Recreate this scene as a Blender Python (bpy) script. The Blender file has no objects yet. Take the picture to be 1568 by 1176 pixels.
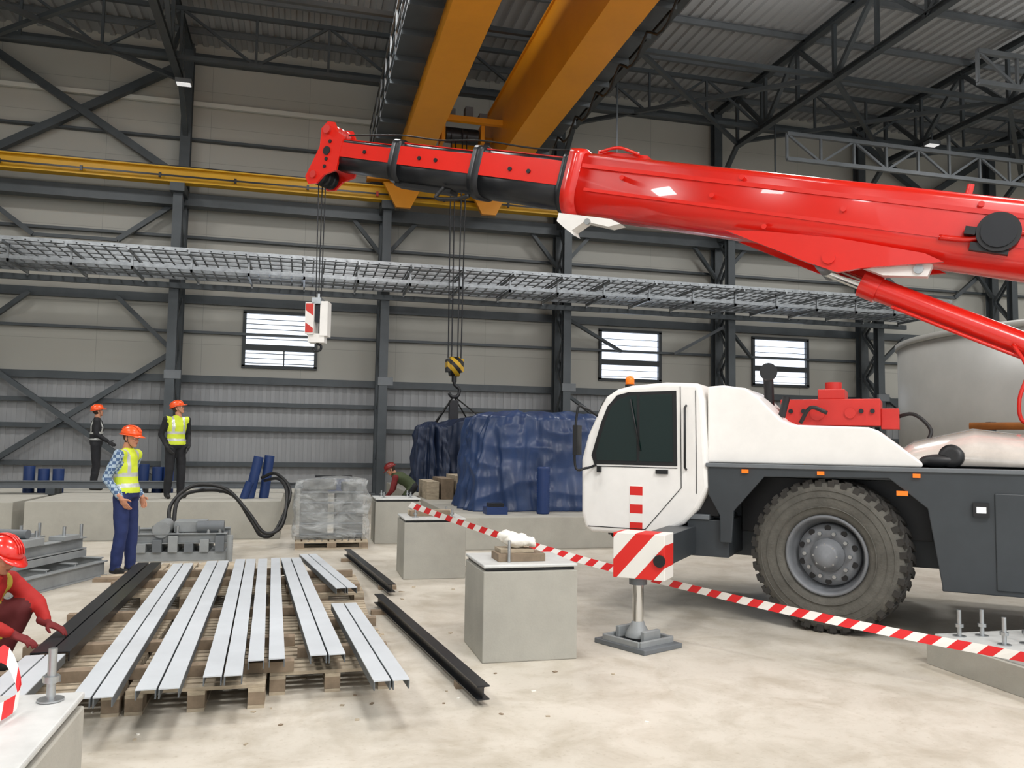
import bpy, bmesh, math, random
from mathutils import Vector, Matrix, noise
random.seed(7)
V=Vector
R=math.radians
# ------------------------------------------------------------ materials
def lin(h):
    h=h.lstrip('#'); o=[]
    for i in (0,2,4):
        c=int(h[i:i+2],16)/255
        o.append(c/12.92 if c<=.04045 else ((c+.055)/1.055)**2.4)
    return (o[0],o[1],o[2],1)
MATS={}
def mat(name,col,rough=.6,metal=0,var=0,vs=3,bump=0,bs=20,coat=0,emit=None,es=0,trans=0,alpha=1,stretch=None):
    if name in MATS: return MATS[name]
    m=bpy.data.materials.new(name); m.use_nodes=True; nt=m.node_tree; N=nt.nodes; L=nt.links
    b=N['Principled BSDF']; c=lin(col)
    b.inputs['Base Color'].default_value=c; b.inputs['Roughness'].default_value=rough
    b.inputs['Metallic'].default_value=metal
    if coat: b.inputs['Coat Weight'].default_value=coat
    if trans: b.inputs['Transmission Weight'].default_value=trans
    if alpha<1: b.inputs['Alpha'].default_value=alpha
    if emit: b.inputs['Emission Color'].default_value=lin(emit); b.inputs['Emission Strength'].default_value=es
    if var or bump:
        tc=N.new('ShaderNodeTexCoord'); src=tc.outputs['Object']
        if stretch:
            mp=N.new('ShaderNodeMapping'); mp.inputs['Scale'].default_value=stretch; L.new(src,mp.inputs['Vector']); src=mp.outputs['Vector']
    if var:
        n=N.new('ShaderNodeTexNoise'); n.inputs['Scale'].default_value=vs; n.inputs['Detail'].default_value=7; n.inputs['Roughness'].default_value=.65
        L.new(src,n.inputs['Vector'])
        r=N.new('ShaderNodeValToRGB'); r.color_ramp.elements[0].position=.3; r.color_ramp.elements[1].position=.7
        r.color_ramp.elements[0].color=tuple(x*(1-var) for x in c[:3])+(1,)
        r.color_ramp.elements[1].color=tuple(min(1,x*(1+var)) for x in c[:3])+(1,)
        L.new(n.outputs['Fac'],r.inputs['Fac']); L.new(r.outputs['Color'],b.inputs['Base Color'])
    if bump:
        n2=N.new('ShaderNodeTexNoise'); n2.inputs['Scale'].default_value=bs; n2.inputs['Detail'].default_value=4
        L.new(src,n2.inputs['Vector']); bp=N.new('ShaderNodeBump'); bp.inputs['Strength'].default_value=bump; bp.inputs['Distance'].default_value=.02
        L.new(n2.outputs['Fac'],bp.inputs['Height']); L.new(bp.outputs['Normal'],b.inputs['Normal'])
    MATS[name]=m; return m
def stripemat(name,c1,c2,vec,freq,rough=.5,ph=0):
    m=bpy.data.materials.new(name); m.use_nodes=True; nt=m.node_tree; N=nt.nodes; L=nt.links; b=N['Principled BSDF']
    b.inputs['Roughness'].default_value=rough
    tc=N.new('ShaderNodeTexCoord'); d=N.new('ShaderNodeVectorMath'); d.operation='DOT_PRODUCT'; d.inputs[1].default_value=V(vec)*freq
    L.new(tc.outputs['Object'],d.inputs[0]); ad=N.new('ShaderNodeMath'); ad.operation='ADD'; ad.inputs[1].default_value=ph; L.new(d.outputs['Value'],ad.inputs[0])
    fr=N.new('ShaderNodeMath'); fr.operation='FRACT'; L.new(ad.outputs[0],fr.inputs[0])
    g=N.new('ShaderNodeMath'); g.operation='GREATER_THAN'; g.inputs[1].default_value=.5; L.new(fr.outputs[0],g.inputs[0])
    mx=N.new('ShaderNodeMix'); mx.data_type='RGBA'; mx.inputs[6].default_value=lin(c1); mx.inputs[7].default_value=lin(c2)
    L.new(g.outputs[0],mx.inputs[0]); L.new(mx.outputs[2],b.inputs['Base Color']); return m

steel=mat('dark_painted_steel','#474d51',.45,.15,.15,2)
steel2=mat('grey_painted_steel','#6a6f73',.5,.15,.15,2)
galv=mat('galvanised_steel','#9a9ea1',.36,.75,.25,6)
bright=mat('zinc_bolt','#b4b8ba',.32,.85,.2,6)
yellow=mat('crane_yellow_paint','#d8a60e',.45,0,.1,1)
orange=mat('crane_orange_paint','#da8f10',.42,0,.08,.6)
red=mat('crane_red_paint','#de2216',.27,0,.06,1.2,coat=.5)
red2=mat('dull_red_paint','#c22a22',.45,0,.1,2)
white=mat('truck_white_paint','#f0eeea',.42,0,.06,2,coat=.15)
black=mat('black_plastic','#16171a',.45,0,.1,5)
blackm=mat('black_painted_steel','#202226',.35,.2,.15,5)
chas=mat('chassis_dark_grey','#383d41',.42,.1,.12,3)
rubber=mat('tyre_rubber','#595751',.85,0,.3,5,bump=.3,bs=40)
rubberd=mat('tyre_tread_rubber','#34322f',.9,0,.25,8)
hose=mat('black_rubber_hose','#121314',.5)
rimg=mat('wheel_grey','#73767a',.5,.1,.15,8)
chrome=mat('chrome_rod','#d5d5d3',.12,1)
conc=mat('concrete_grey','#a6a49b',.85,0,.08,3,bump=.08,bs=60)
concp=mat('grout_plate','#c6c8c6',.5,.1,.12,5)
wood=mat('pallet_wood','#ac9f8a',.85,0,.3,6,stretch=(1,1,4))
woodd=mat('timber_wood','#857562',.85,0,.3,6)
beamw=mat('primed_channel_steel','#c3c9ce',.45,.05,.1,1.5)
beamin=mat('channel_inner_shade','#5d6265',.5,.1,.1,3)  # darker tone on the lips paints in the shade inside the channels
glass=mat('tinted_glass','#0f2321',.04,0,coat=1)
lampo=mat('orange_lamp','#e8761a',.3,emit='#ff7a10',es=.3)
lampw=mat('lamp_lens','#f2f2ee',.2,emit='#ffffff',es=.6)
tarp=mat('blue_tarpaulin','#2a3f66',.38,0,.22,1.6,bump=.35,bs=5)
tarpd=mat('dark_blue_tarpaulin','#1c2942',.5,0,.25,2.5,bump=.4,bs=6)
bluep=mat('blue_plastic_pipe','#1c3566',.45,0,.1,6)
rust=mat('rusty_pipe','#a8672e',.6,.1,.2,3)
cargo=mat('grey_cargo','#646563',.6,0,.6,5)
cloth_w=mat('white_bag','#e8e5dc',.8,0,.08,8,bump=.5,bs=20)
tape_r=mat('tape_red','#e0262a',.5); tape_w=mat('tape_white','#f4f1ec',.5)
wrap=bpy.data.materials.new('stretch_wrap_film'); wrap.use_nodes=True; nt=wrap.node_tree; N=nt.nodes; L=nt.links
b=N['Principled BSDF']; b.inputs['Base Color'].default_value=lin('#c3c7c7'); b.inputs['Roughness'].default_value=.14
tc=N.new('ShaderNodeTexCoord'); mp=N.new('ShaderNodeMapping'); mp.inputs['Scale'].default_value=(1,1,2.2); mp.inputs['Rotation'].default_value=(0,.5,.2); L.new(tc.outputs['Object'],mp.inputs[0])
n=N.new('ShaderNodeTexNoise'); n.inputs['Scale'].default_value=2.4; n.inputs['Detail'].default_value=4; n.inputs['Distortion'].default_value=1.6; L.new(mp.outputs[0],n.inputs['Vector'])
bp=N.new('ShaderNodeBump'); bp.inputs['Strength'].default_value=.8; bp.inputs['Distance'].default_value=.06; L.new(n.outputs['Fac'],bp.inputs['Height']); L.new(bp.outputs['Normal'],b.inputs['Normal'])
mr=N.new('ShaderNodeMapRange'); mr.inputs[1].default_value=.4; mr.inputs[2].default_value=.65; mr.inputs[3].default_value=.18; mr.inputs[4].default_value=.55; L.new(n.outputs['Fac'],mr.inputs[0]); L.new(mr.outputs[0],b.inputs['Alpha'])

# ------------------------------------------------------------ mesh builder
class MB:
    def __init__(s): s.v=[];s.f=[];s.m=[];s.mats=[];s.s=[]
    def mi(s,m):
        if m not in s.mats: s.mats.append(m)
        return s.mats.index(m)
    def add(s,vs,fs,m,sm=False):
        o=len(s.v); s.v+= [V(v) for v in vs]; k=s.mi(m)
        for f in fs: s.f.append([i+o for i in f]); s.m.append(k); s.s.append(sm)
    def box(s,c,d,m,rz=0,M=None):
        c=V(c); h=V(d)/2; q=Matrix.Rotation(rz,3,'Z') if M is None else M
        vs=[c+q@V((x*h.x,y*h.y,z*h.z)) for x in(-1,1) for y in(-1,1) for z in(-1,1)]
        s.add(vs,[(0,1,3,2),(4,6,7,5),(0,4,5,1),(2,3,7,6),(0,2,6,4),(1,5,7,3)],m)
    def bb(s,a,b,m):
        a=V(a);b=V(b); s.box((a+b)/2,b-a,m)
    def frame(s,p0,p1,up=None):
        d=(V(p1)-V(p0)); l=d.length; d.normalize()
        up=V(up) if up else (V((0,0,1)) if abs(d.z)<.95 else V((0,1,0)))
        a=d.cross(up).normalized(); b=a.cross(d).normalized(); return d,a,b,l
    def beam(s,p0,p1,w,h,m,up=None,off=(0,0)):
        d,a,b,l=s.frame(p0,p1,up); p0=V(p0)+a*off[0]+b*off[1]; p1=V(p1)+a*off[0]+b*off[1]
        vs=[p+a*x*w/2+b*z*h/2 for p in(p0,p1) for x,z in((-1,-1),(1,-1),(1,1),(-1,1))]
        s.add(vs,[(3,2,1,0),(4,5,6,7),(0,1,5,4),(1,2,6,5),(2,3,7,6),(3,0,4,7)],m)
    def ib(s,p0,p1,h,w,t,m,up=None):
        s.beam(p0,p1,w,t,m,up,(0,h/2-t/2)); s.beam(p0,p1,w,t,m,up,(0,-h/2+t/2)); s.beam(p0,p1,t,h-2*t,m,up)
    def cyl(s,p0,p1,r0,m,r1=None,n=20,sm=True,caps=True):
        r1=r0 if r1 is None else r1; d,a,b,l=s.frame(p0,p1); p0=V(p0);p1=V(p1)
        vs=[];
        for p,r in((p0,r0),(p1,r1)):
            for i in range(n):
                t=2*math.pi*i/n; vs.append(p+a*math.cos(t)*r+b*math.sin(t)*r)
        s.add(vs,[(i,(i+1)%n,n+(i+1)%n,n+i) for i in range(n)],m,sm)
        if caps:
            s.add(vs[:n],[tuple(range(n))[::-1]],m); s.add(vs[n:],[tuple(range(n))],m)
    def rings(s,rs,m,sm=True,caps=True,closed=False):
        n=len(rs[0]); vs=[p for r in rs for p in r]; fs=[]
        K=len(rs)
        for k in range(K if closed else K-1):
            a=k*n;b=((k+1)%K)*n
            for i in range(n): fs.append((a+i,a+(i+1)%n,b+(i+1)%n,b+i))
        if caps and not closed: fs.append(tuple(range(n))[::-1]); fs.append(tuple(range((K-1)*n,K*n)))
        s.add(vs,fs,m,sm)
    def tube(s,pts,r,m,n=8,smooth=True,sub=6):
        pts=[V(p) for p in pts]
        if smooth and len(pts)>2: pts=catmull(pts,sub)
        rs=[];prev=None
        for i,p in enumerate(pts):
            d=(pts[min(i+1,len(pts)-1)]-pts[max(i-1,0)]).normalized()
            if prev is None:
                up=V((0,0,1)) if abs(d.z)<.9 else V((1,0,0)); a=d.cross(up).normalized()
            else: a=(prev-d*prev.dot(d)).normalized()
            prev=a; b=d.cross(a)
            rs.append([p+a*math.cos(2*math.pi*j/n)*r+b*math.sin(2*math.pi*j/n)*r for j in range(n)])
        s.rings(rs,m)
    def lathe(s,prof,o,ax,m,n=32,sm=True,closed=False,caps=True):
        o=V(o); d=V(ax).normalized(); up=V((0,0,1)) if abs(d.z)<.9 else V((1,0,0)); a=d.cross(up).normalized(); b=d.cross(a)
        rs=[[o+d*h+(a*math.cos(2*math.pi*j/n)+b*math.sin(2*math.pi*j/n))*r for j in range(n)] for r,h in prof]
        s.rings(rs,m,sm,caps,closed)
    def sph(s,c,r,m,n=14,k=9,M=None,sm=True):
        c=V(c); r=V(r) if hasattr(r,'__len__') else V((r,r,r)); q=M or Matrix.Identity(3)
        rs=[]
        for i in range(k+1):
            t=math.pi*(i+.02 if i==0 else (i-.02 if i==k else i))/k
            rs.append([c+q@V((math.cos(2*math.pi*j/n)*math.sin(t)*r.x,math.sin(2*math.pi*j/n)*math.sin(t)*r.y,math.cos(t)*r.z)) for j in range(n)])
        s.rings(rs,m,sm)
    def prism(s,poly,y0,y1,m,plane='xz',sm=False):
        n=len(poly)
        def P(a,b,c): return V((a,c,b)) if plane=='xz' else (V((a,b,c)) if plane=='xy' else V((c,a,b)))
        vs=[P(a,b,y0) for a,b in poly]+[P(a,b,y1) for a,b in poly]
        s.add(vs,[tuple(range(n)),tuple(range(n,2*n))[::-1]]+[(i,n+i,n+(i+1)%n,(i+1)%n) for i in range(n)],m,sm)
    def obj(s,name,parent=None,bevel=0,seg=2,loc=None,rot=0,basis=None):
        me=bpy.data.meshes.new(name); me.from_pydata([tuple(v) for v in s.v],[],s.f)
        for m in s.mats: me.materials.append(m)
        me.polygons.foreach_set('material_index',s.m); me.polygons.foreach_set('use_smooth',s.s)
        bm=bmesh.new(); bm.from_mesh(me); bmesh.ops.recalc_face_normals(bm,faces=bm.faces); bm.to_mesh(me); bm.free(); me.update()
        o=bpy.data.objects.new(name,me); bpy.context.scene.collection.objects.link(o)
        if parent: o.parent=parent
        if loc: o.location=loc
        if rot: o.rotation_euler[2]=rot
        if basis: o.matrix_basis=basis
        if bevel:
            b=o.modifiers.new('bevel','BEVEL'); b.width=bevel; b.segments=seg; b.limit_method='ANGLE'; b.angle_limit=R(40)
        return o
def catmull(p,sub):
    q=[p[0]*2-p[1]]+p+[p[-1]*2-p[-2]]; o=[]
    for i in range(1,len(q)-2):
        for j in range(sub):
            t=j/sub; a,b,c,d=q[i-1:i+3]
            o.append(.5*((2*b)+(c-a)*t+(2*a-5*b+4*c-d)*t*t+(3*b-a-3*c+d)*t**3))
    o.append(p[-1]); return o
def empty(name,loc=(0,0,0),rot=0):
    e=bpy.data.objects.new(name,None); bpy.context.scene.collection.objects.link(e); e.location=loc; e.rotation_euler[2]=rot; e.empty_display_size=.2; return e

# ------------------------------------------------------------ camera
cam=bpy.data.cameras.new('camera'); co=bpy.data.objects.new('camera',cam); bpy.context.scene.collection.objects.link(co)
cam.sensor_width=36; cam.lens=36*1265/1568; cam.clip_end=300
co.matrix_world=Matrix.Translation((0,0,1.65))@Matrix.Rotation(R(-14.2),4,'Z')@Matrix.Rotation(R(94.16),4,'X')@Matrix.Rotation(R(.88),4,'Z')
bpy.context.scene.camera=co

# ------------------------------------------------------------ room
D=27.1; X0,X1=-15.8,38.5; YB=-12; ZC=14.1
COLX=[-15.7,-9.76,-3.77,2.38,8.33,14.3,20.3,26.3,32.3,38.2]
fm=bpy.data.materials.new('polished_concrete_floor'); fm.use_nodes=True; nt=fm.node_tree; N=nt.nodes; L=nt.links; b=N['Principled BSDF']
tc=N.new('ShaderNodeTexCoord')
n1=N.new('ShaderNodeTexNoise'); n1.inputs['Scale'].default_value=.45; n1.inputs['Detail'].default_value=8; n1.inputs['Roughness'].default_value=.6
n2=N.new('ShaderNodeTexNoise'); n2.inputs['Scale'].default_value=2.2; n2.inputs['Detail'].default_value=10; n2.inputs['Roughness'].default_value=.7; n2.inputs['Distortion'].default_value=.4
n3=N.new('ShaderNodeTexNoise'); n3.inputs['Scale'].default_value=30; n3.inputs['Detail'].default_value=5
for n in(n1,n2,n3): L.new(tc.outputs['Object'],n.inputs['Vector'])
r1=N.new('ShaderNodeValToRGB'); e=r1.color_ramp.elements; e[0].position=.3; e[0].color=lin('#bcb6a9'); e[1].position=.65; e[1].color=lin('#d5cfc3')
r2=N.new('ShaderNodeValToRGB'); e=r2.color_ramp.elements; e[0].position=.36; e[0].color=lin('#cfc9bd'); e[1].position=.56; e[1].color=(1,1,1,1)
mx=N.new('ShaderNodeMix'); mx.data_type='RGBA'; mx.blend_type='MULTIPLY'; mx.inputs[0].default_value=.55
L.new(n1.outputs['Fac'],r1.inputs['Fac']); L.new(n2.outputs['Fac'],r2.inputs['Fac']); L.new(r1.outputs['Color'],mx.inputs[6]); L.new(r2.outputs['Color'],mx.inputs[7])
r4=N.new('ShaderNodeValToRGB'); e=r4.color_ramp.elements; e[0].position=.25; e[0].color=lin('#d8d2c8'); e[1].position=.42; e[1].color=(1,1,1,1); L.new(n3.outputs['Fac'],r4.inputs['Fac'])
mx2=N.new('ShaderNodeMix'); mx2.data_type='RGBA'; mx2.blend_type='MULTIPLY'; mx2.inputs[0].default_value=.5; L.new(mx.outputs[2],mx2.inputs[6]); L.new(r4.outputs['Color'],mx2.inputs[7])
L.new(mx2.outputs[2],b.inputs['Base Color'])
r3=N.new('ShaderNodeMapRange'); r3.inputs[3].default_value=.28; r3.inputs[4].default_value=.56; L.new(n2.outputs['Fac'],r3.inputs[0]); L.new(r3.outputs[0],b.inputs['Roughness'])
m=MB(); m.bb((X0-1,YB-4,-.2),(X1+1,D+1,0),fm); m.obj('floor')
def wallmat(name,base,low):
    w=bpy.data.materials.new(name); w.use_nodes=True; nt=w.node_tree; N=nt.nodes; L=nt.links; b=N['Principled BSDF']; b.inputs['Roughness'].default_value=.55
    tc=N.new('ShaderNodeTexCoord'); sp=N.new('ShaderNodeSeparateXYZ'); L.new(tc.outputs['Object'],sp.inputs[0]); cb=N.new('ShaderNodeCombineXYZ')
    ad=N.new('ShaderNodeMath'); ad.operation='ADD'; L.new(sp.outputs[0],ad.inputs[0]); L.new(sp.outputs[1],ad.inputs[1])
    L.new(ad.outputs[0],cb.inputs[0]); L.new(sp.outputs[2],cb.inputs[1])
    br=N.new('ShaderNodeTexBrick'); br.offset=0; br.inputs['Scale'].default_value=1; br.inputs['Brick Width'].default_value=3.0; br.inputs['Row Height'].default_value=1.15; br.inputs['Mortar Size'].default_value=.008
    br.inputs['Color1'].default_value=lin(base); br.inputs['Color2'].default_value=tuple(x*.95 for x in lin(base)[:3])+(1,); br.inputs['Mortar'].default_value=tuple(x*.7 for x in lin(base)[:3])+(1,)
    L.new(cb.outputs[0],br.inputs['Vector'])
    gt=N.new('ShaderNodeMath'); gt.operation='LESS_THAN'; gt.inputs[1].default_value=3.6; L.new(sp.outputs[2],gt.inputs[0])
    mx=N.new('ShaderNodeMix'); mx.data_type='RGBA'; L.new(gt.outputs[0],mx.inputs[0]); L.new(br.outputs['Color'],mx.inputs[6]); mx.inputs[7].default_value=lin(low)
    L.new(mx.outputs[2],b.inputs['Base Color']); return w
wm=wallmat('sandwich_panel_wall','#b7b6ae','#939597')
WIN=[(-1.85,.35),(10,12.25),(15.95,18.2)]; WZ0,WZ1=3.95,5.68
def wallgrid(m,x0,x1,z0,z1,holes,y0,y1,mt):
    xs=sorted({x0,x1}|{h[0] for h in holes}|{h[1] for h in holes}); zs=sorted({z0,z1}|{h[2] for h in holes}|{h[3] for h in holes})
    for i in range(len(xs)-1):
        for k in range(len(zs)-1):
            cx=(xs[i]+xs[i+1])/2; cz=(zs[k]+zs[k+1])/2
            if any(h[0]<cx<h[1] and h[2]<cz<h[3] for h in holes): continue
            m.bb((xs[i],y0,zs[k]),(xs[i+1],y1,zs[k+1]),mt)
m=MB(); wallgrid(m,X0,X1,0,ZC+.3,[(a,b_,WZ0,WZ1) for a,b_ in WIN],D,D+.15,wm)
x=X0
ribm=mat('corrugated_cladding','#96989a',.5,.1,.05,2)
while x<X1:
    m.bb((x,D-.014,.3),(x+.12,D,3.6),ribm); x+=.26
m.obj('wall_back')
m=MB(); m.bb((X0-.15,YB,0),(X0,D,ZC+.3),wm); m.obj('wall_left')
m=MB(); m.bb((X1,YB,0),(X1+.15,D,ZC+.3),wm); m.obj('wall_right')
cm=mat('ceiling_sheet_metal','#a6a8aa',.5,.1,.06,.5)
m=MB(); x=X0-.2; pts=[]
while x<X1+.3:
    pts+=[(x,ZC),(x+.14,ZC),(x+.17,ZC+.07),(x+.31,ZC+.07)]; x+=.34
vs=[];
for (a,z) in pts: vs+=[(a,YB,z),(a,D+.2,z)]
m.add(vs,[(2*i,2*i+2,2*i+3,2*i+1) for i in range(len(pts)-1)],cm)
m.bb((X0-.2,YB,ZC+.1),(X1+.2,D+.2,ZC+.2),cm)
m.obj('ceiling')
m=MB(); y=-11
while y<27: m.ib((X0,y,ZC-.12),(X1,y,ZC-.12),.2,.1,.015,steel2); y+=2.3
m.obj('roof_purlins')
# windows
frm=mat('window_frame_dark','#34393c',.5); slat=mat('window_blind_slat','#c3cbd4',.5)
skyp=mat('glowing_sky_pane','#dfe9f5',.4,emit='#e8f1ff',es=1.7)  # emissive pane stands in for the bright sky outside
for i,(a,b_) in enumerate(WIN):
    m=MB()
    for zz in(WZ0,WZ1): m.bb((a-.05,D-.1,zz-.05),(b_+.05,D+.1,zz+.05),frm)
    for xx in(a,b_): m.bb((xx-.05,D-.1,WZ0),(xx+.05,D+.1,WZ1),frm)
    m.bb((a,D-.09,4.47),(b_,D+.05,4.66),frm)
    m.bb((a,D+.06,WZ0),(b_,D+.08,WZ1),skyp)
    zz=WZ0+.12
    while zz<WZ1-.08:
        if not(4.42<zz<4.73): m.bb((a+.05,D+.0,zz-.012),(b_-.05,D+.05,zz+.012),steel2 if i==0 else slat)
        zz+=.155 if i==0 else .22
    if i==0: m.bb((a+1.2,D-.02,WZ0),(a+1.24,D+.02,4.5),frm)
    m.obj('window_%d'%(i+1))
# girts
m=MB()
for zz,h in((13.62,.3),(5.96,.26),(4.95,.08),(3.5,.22),(2.76,.13),(2.0,.14),(.9,.14),(7.9,.08),(11.0,.07)):
    m.bb((X0,D-.22,zz-h/2),(X1,D-.03,zz+h/2),steel)
m.bb((X0,26.3,8.72),(X1,26.72,9.1),steel)
pale=mat('lit_girt_top','#d2d2cb',.5)  # pale tone paints in the light on the girt's top
m.bb((X0,26.9,12.08),(2.2,27.02,12.22),pale)
m.obj('wall_girts')
for ci,cx in enumerate(COLX):
    m=MB()
    m.ib((cx,26.7,0),(cx,26.7,ZC-.2),.34,.3,.03,steel,up=(0,1,0))
    m.ib((cx,25.75,0),(cx,25.75,9.0),.26,.26,.02,steel,up=(0,1,0))
    z=.3;k=0
    while z<8.4:
        a,b_=(26.55,25.87) if k%2 else (25.87,26.55)
        m.beam((cx-.08,a,z),(cx-.08,b_,z+.8),.05,.08,steel); m.beam((cx+.08,a,z),(cx+.08,b_,z+.8),.05,.08,steel); z+=.8;k+=1
    m.bb((cx-.2,25.4,8.9),(cx+.2,26.6,9.15),steel)
    m.bb((cx-.16,25.6,3.4),(cx+.3,25.7,3.65),steel2)
    m.bb((cx-.3,26.45,-.0),(cx+.3,26.95,.04),steel2); m.bb((cx-.25,25.55,-.0),(cx+.25,25.95,.04),steel2)
    if cx>0 and cx<36: m.beam((cx+.1,26.6,7.7),(cx+1.0,26.5,8.75),.12,.12,steel)
    if cx>-15 and ci not in(1,2): m.beam((cx-.1,26.6,7.7),(cx-1.0,26.5,8.75),.12,.12,steel)
    m.obj('steel_column')
m=MB()
def xb(xa,xb_,z0,z1,w=.18,y=26.75):
    m.beam((xa,y,z0),(xb_,y,z1),w,w,steel); m.beam((xa,y-.05,z1),(xb_,y-.05,z0),w,w,steel)
for a,b_ in((-9.76,-3.77),(20.3,26.3)):
    xb(a,b_,9.6,13.4,.22); xb(a,b_,.1,4.35,.15)
    m.beam((a+1.9,26.7,5.9),(a+.2,26.7,4.4),.13,.13,steel); m.beam((b_-1.75,26.7,5.9),(b_-.2,26.7,4.4),.13,.13,steel)
    m.beam((a+1.9,26.7,7.6),(a+.1,26.7,8.95),.14,.14,steel); m.beam((b_-1.8,26.7,7.6),(b_-.1,26.7,8.95),.14,.14,steel)
    m.beam((a+1.9,26.7,7.6),(b_-1.8,26.7,7.6),.1,.1,steel)
for a,b_ in((8.33,10.6),(14.3,12.6),(14.3,15.6)):
    m.beam((a,26,3.4),(b_,26.6,2.0),.1,.1,steel); m.beam((a,26,5.9),(b_,26.6,4.9),.1,.1,steel)
m.obj('wall_cross_bracing')
for cx in COLX[1:-1]:
    m=MB(); zb,zt=12.1,13.8
    m.ib((cx,YB,zt),(cx,26.9,zt),.2,.2,.02,steel); m.ib((cx,YB,zb),(cx,25.2,zb),.18,.2,.02,steel)
    m.beam((cx,25.2,zb),(cx,26.7,zb-1.2),.14,.14,steel)
    y=25.2;k=0
    while y>-11:
        m.beam((cx,y,zb),(cx,y,zt),.1,.1,steel)
        a,b_=(zb,zt) if k%2 else (zt,zb)
        m.beam((cx,y,a),(cx,y-1.8,b_),.12,.12,steel); y-=1.8;k+=1
    m.obj('roof_truss')
for (yy,zb,zt,xa,xe,mt) in((22.2,10.6,11.4,14.3,38,steel2),(16.5,10.8,11.6,16,38,steel2),(23.8,12.2,13.6,-15.6,38,steel)):
    m=MB()
    m.beam((xa,yy,zt),(xe,yy,zt),.12,.12,mt); m.beam((xa,yy,zb),(xe,yy,zb),.12,.12,mt)
    x=xa;k=0; st=1.2 if xa>0 else 2.0
    while x<xe-1:
        m.beam((x,yy,zb),(x,yy,zt),.07,.07,mt); a,b_=(zb,zt) if k%2 else (zt,zb)
        m.beam((x,yy,a),(x+st,yy,b_),.07,.07,mt); x+=st;k+=1
    if xa>0:
        for cx in (20.3,26.3,32.3): m.beam((cx,yy,zt),(cx,yy,12.1),.08,.08,mt)
    m.obj('lattice_girder')
m=MB()
for i in range(1,len(COLX)-2):
    a,b_=COLX[i],COLX[i+1]
    if a<-5 or a>8:
        m.beam((a,25.2,12.2),(b_,19.8,12.2),.12,.12,steel); m.beam((b_,25.2,12.15),(a,19.8,12.15),.12,.12,steel)
    m.beam((a,19.8,12.15),(b_,19.8,12.15),.12,.12,steel); m.beam((a,14.4,12.15),(b_,14.4,12.15),.12,.12,steel)
m.obj('roof_bracing')

# ------------------------------------------------------------ crane runway + overhead crane
m=MB()
m.ib((X0,25.7,9.42),(X1,25.7,9.42),.46,.34,.04,yellow); m.beam((X0,25.7,9.69),(X1,25.7,9.69),.07,.07,blackm)
m.beam((X0,25.5,9.36),(X1,25.5,9.36),.02,.05,blackm)
x=X0+1
while x<X1: m.bb((x,25.46,9.28),(x+.07,25.52,9.42),red2 if int(x)%2 else blackm); x+=2.1
m.obj('crane_runway_beam')
oc=empty('overhead_bridge_crane',(0,0,0))
m=MB()
GZ0,GZ1=9.6,11.45
for gx in(2.42,5.12):
    m.bb((gx,-10,GZ0),(gx+.74,25.2,GZ1),orange)
    m.bb((gx-.05,-10,GZ0-.04),(gx+.79,25.25,GZ0),orange); m.bb((gx-.05,-10,GZ1),(gx+.79,25.25,GZ1+.05),orange)
    m.beam((gx+.36,-10,GZ1+.1),(gx+.36,25,GZ1+.1),.07,.09,blackm)
    m.prism([(gx-.25,GZ0),(gx+.97,GZ0),(gx+.6,8.85),(gx+.15,8.85)],25.0,25.15,orange)
m.obj('bridge_girders',oc)
m=MB()
m.bb((1.7,25.3,9.76),(6.8,25.75,10.3),orange)
for x in(2.0,6.5): m.cyl((x,25.6,9.85),(x,25.8,9.85),.2,blackm)
m.obj('end_carriage',oc)
m=MB()
for gx,sx in((1.72,1),(6.1,-1)):
    m.bb((gx,-10,10.1),(gx+.55,25,10.16),steel)
    y=-10
    while y<25:
        m.bb((gx,y,9.98),(gx+.66 if sx>0 else gx+.58,y+.06,10.1),steel)
        xx=gx if sx>0 else gx+.55
        m.bb((xx-.02,y,10.1),(xx+.02,y+.04,11.15),steel); y+=1.2
    xx=gx if sx>0 else gx+.55
    for zz in(10.3,10.65,11.15): m.beam((xx,-10,zz),(xx,25,zz),.04,.04,steel)
m.bb((2.27,-10,10.1),(2.42,25,10.16),steel)
m.tube([(6.5,y_/2,10.0-.35*abs(math.sin(y_*math.pi/3))) for y_ in range(20,50)],.03,hose,sub=2)
m.obj('crane_walkway',oc)
m=MB()
for y in(21.8,23.2): m.bb((3.16,y-.08,10.45),(5.12,y+.08,10.6),orange)
m.bb((3.25,21.8,10.35),(3.4,23.3,10.5),orange)
m.cyl((3.6,22.2,10.2),(4.5,22.2,10.2),.22,blackm); m.bb((3.45,21.9,9.95),(3.55,22.5,10.45),orange); m.bb((4.55,21.9,9.95),(4.65,22.5,10.45),orange)
m.bb((3.9,22.7,10.0),(4.6,23.1,10.4),orange); m.cyl((4.6,22.9,10.2),(5.0,22.9,10.2),.16,steel2)
for x,z in ((3.6,10.85),(4.1,10.95),(4.5,10.8)): m.bb((x,21.9,10.6),(x+.22,22.2,z),steel2)
m.obj('hoist_trolley',oc)
m=MB()
hx,hy=3.95,22.0
for dx,dy in((-.22,0),(-.08,.1),(.08,-.1),(.22,0)): m.cyl((hx+dx,hy+dy,10.3),(hx+dx*.8,hy+dy,3.95),.018,blackm,n=6)
hz=3.72
hs=stripemat('hook_block_hazard','#c79f22','#1c1c1c',(.7,0,.7),5)
m.cyl((hx-.13,hy,hz),(hx+.13,hy,hz),.27,hs,n=24); m.bb((hx-.22,hy-.2,hz-.15),(hx-.13,hy+.2,hz+.2),hs); m.bb((hx+.13,hy-.2,hz-.15),(hx+.22,hy+.2,hz+.2),hs)
m.cyl((hx,hy,hz-.25),(hx,hy,hz-.42),.07,blackm)
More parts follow.
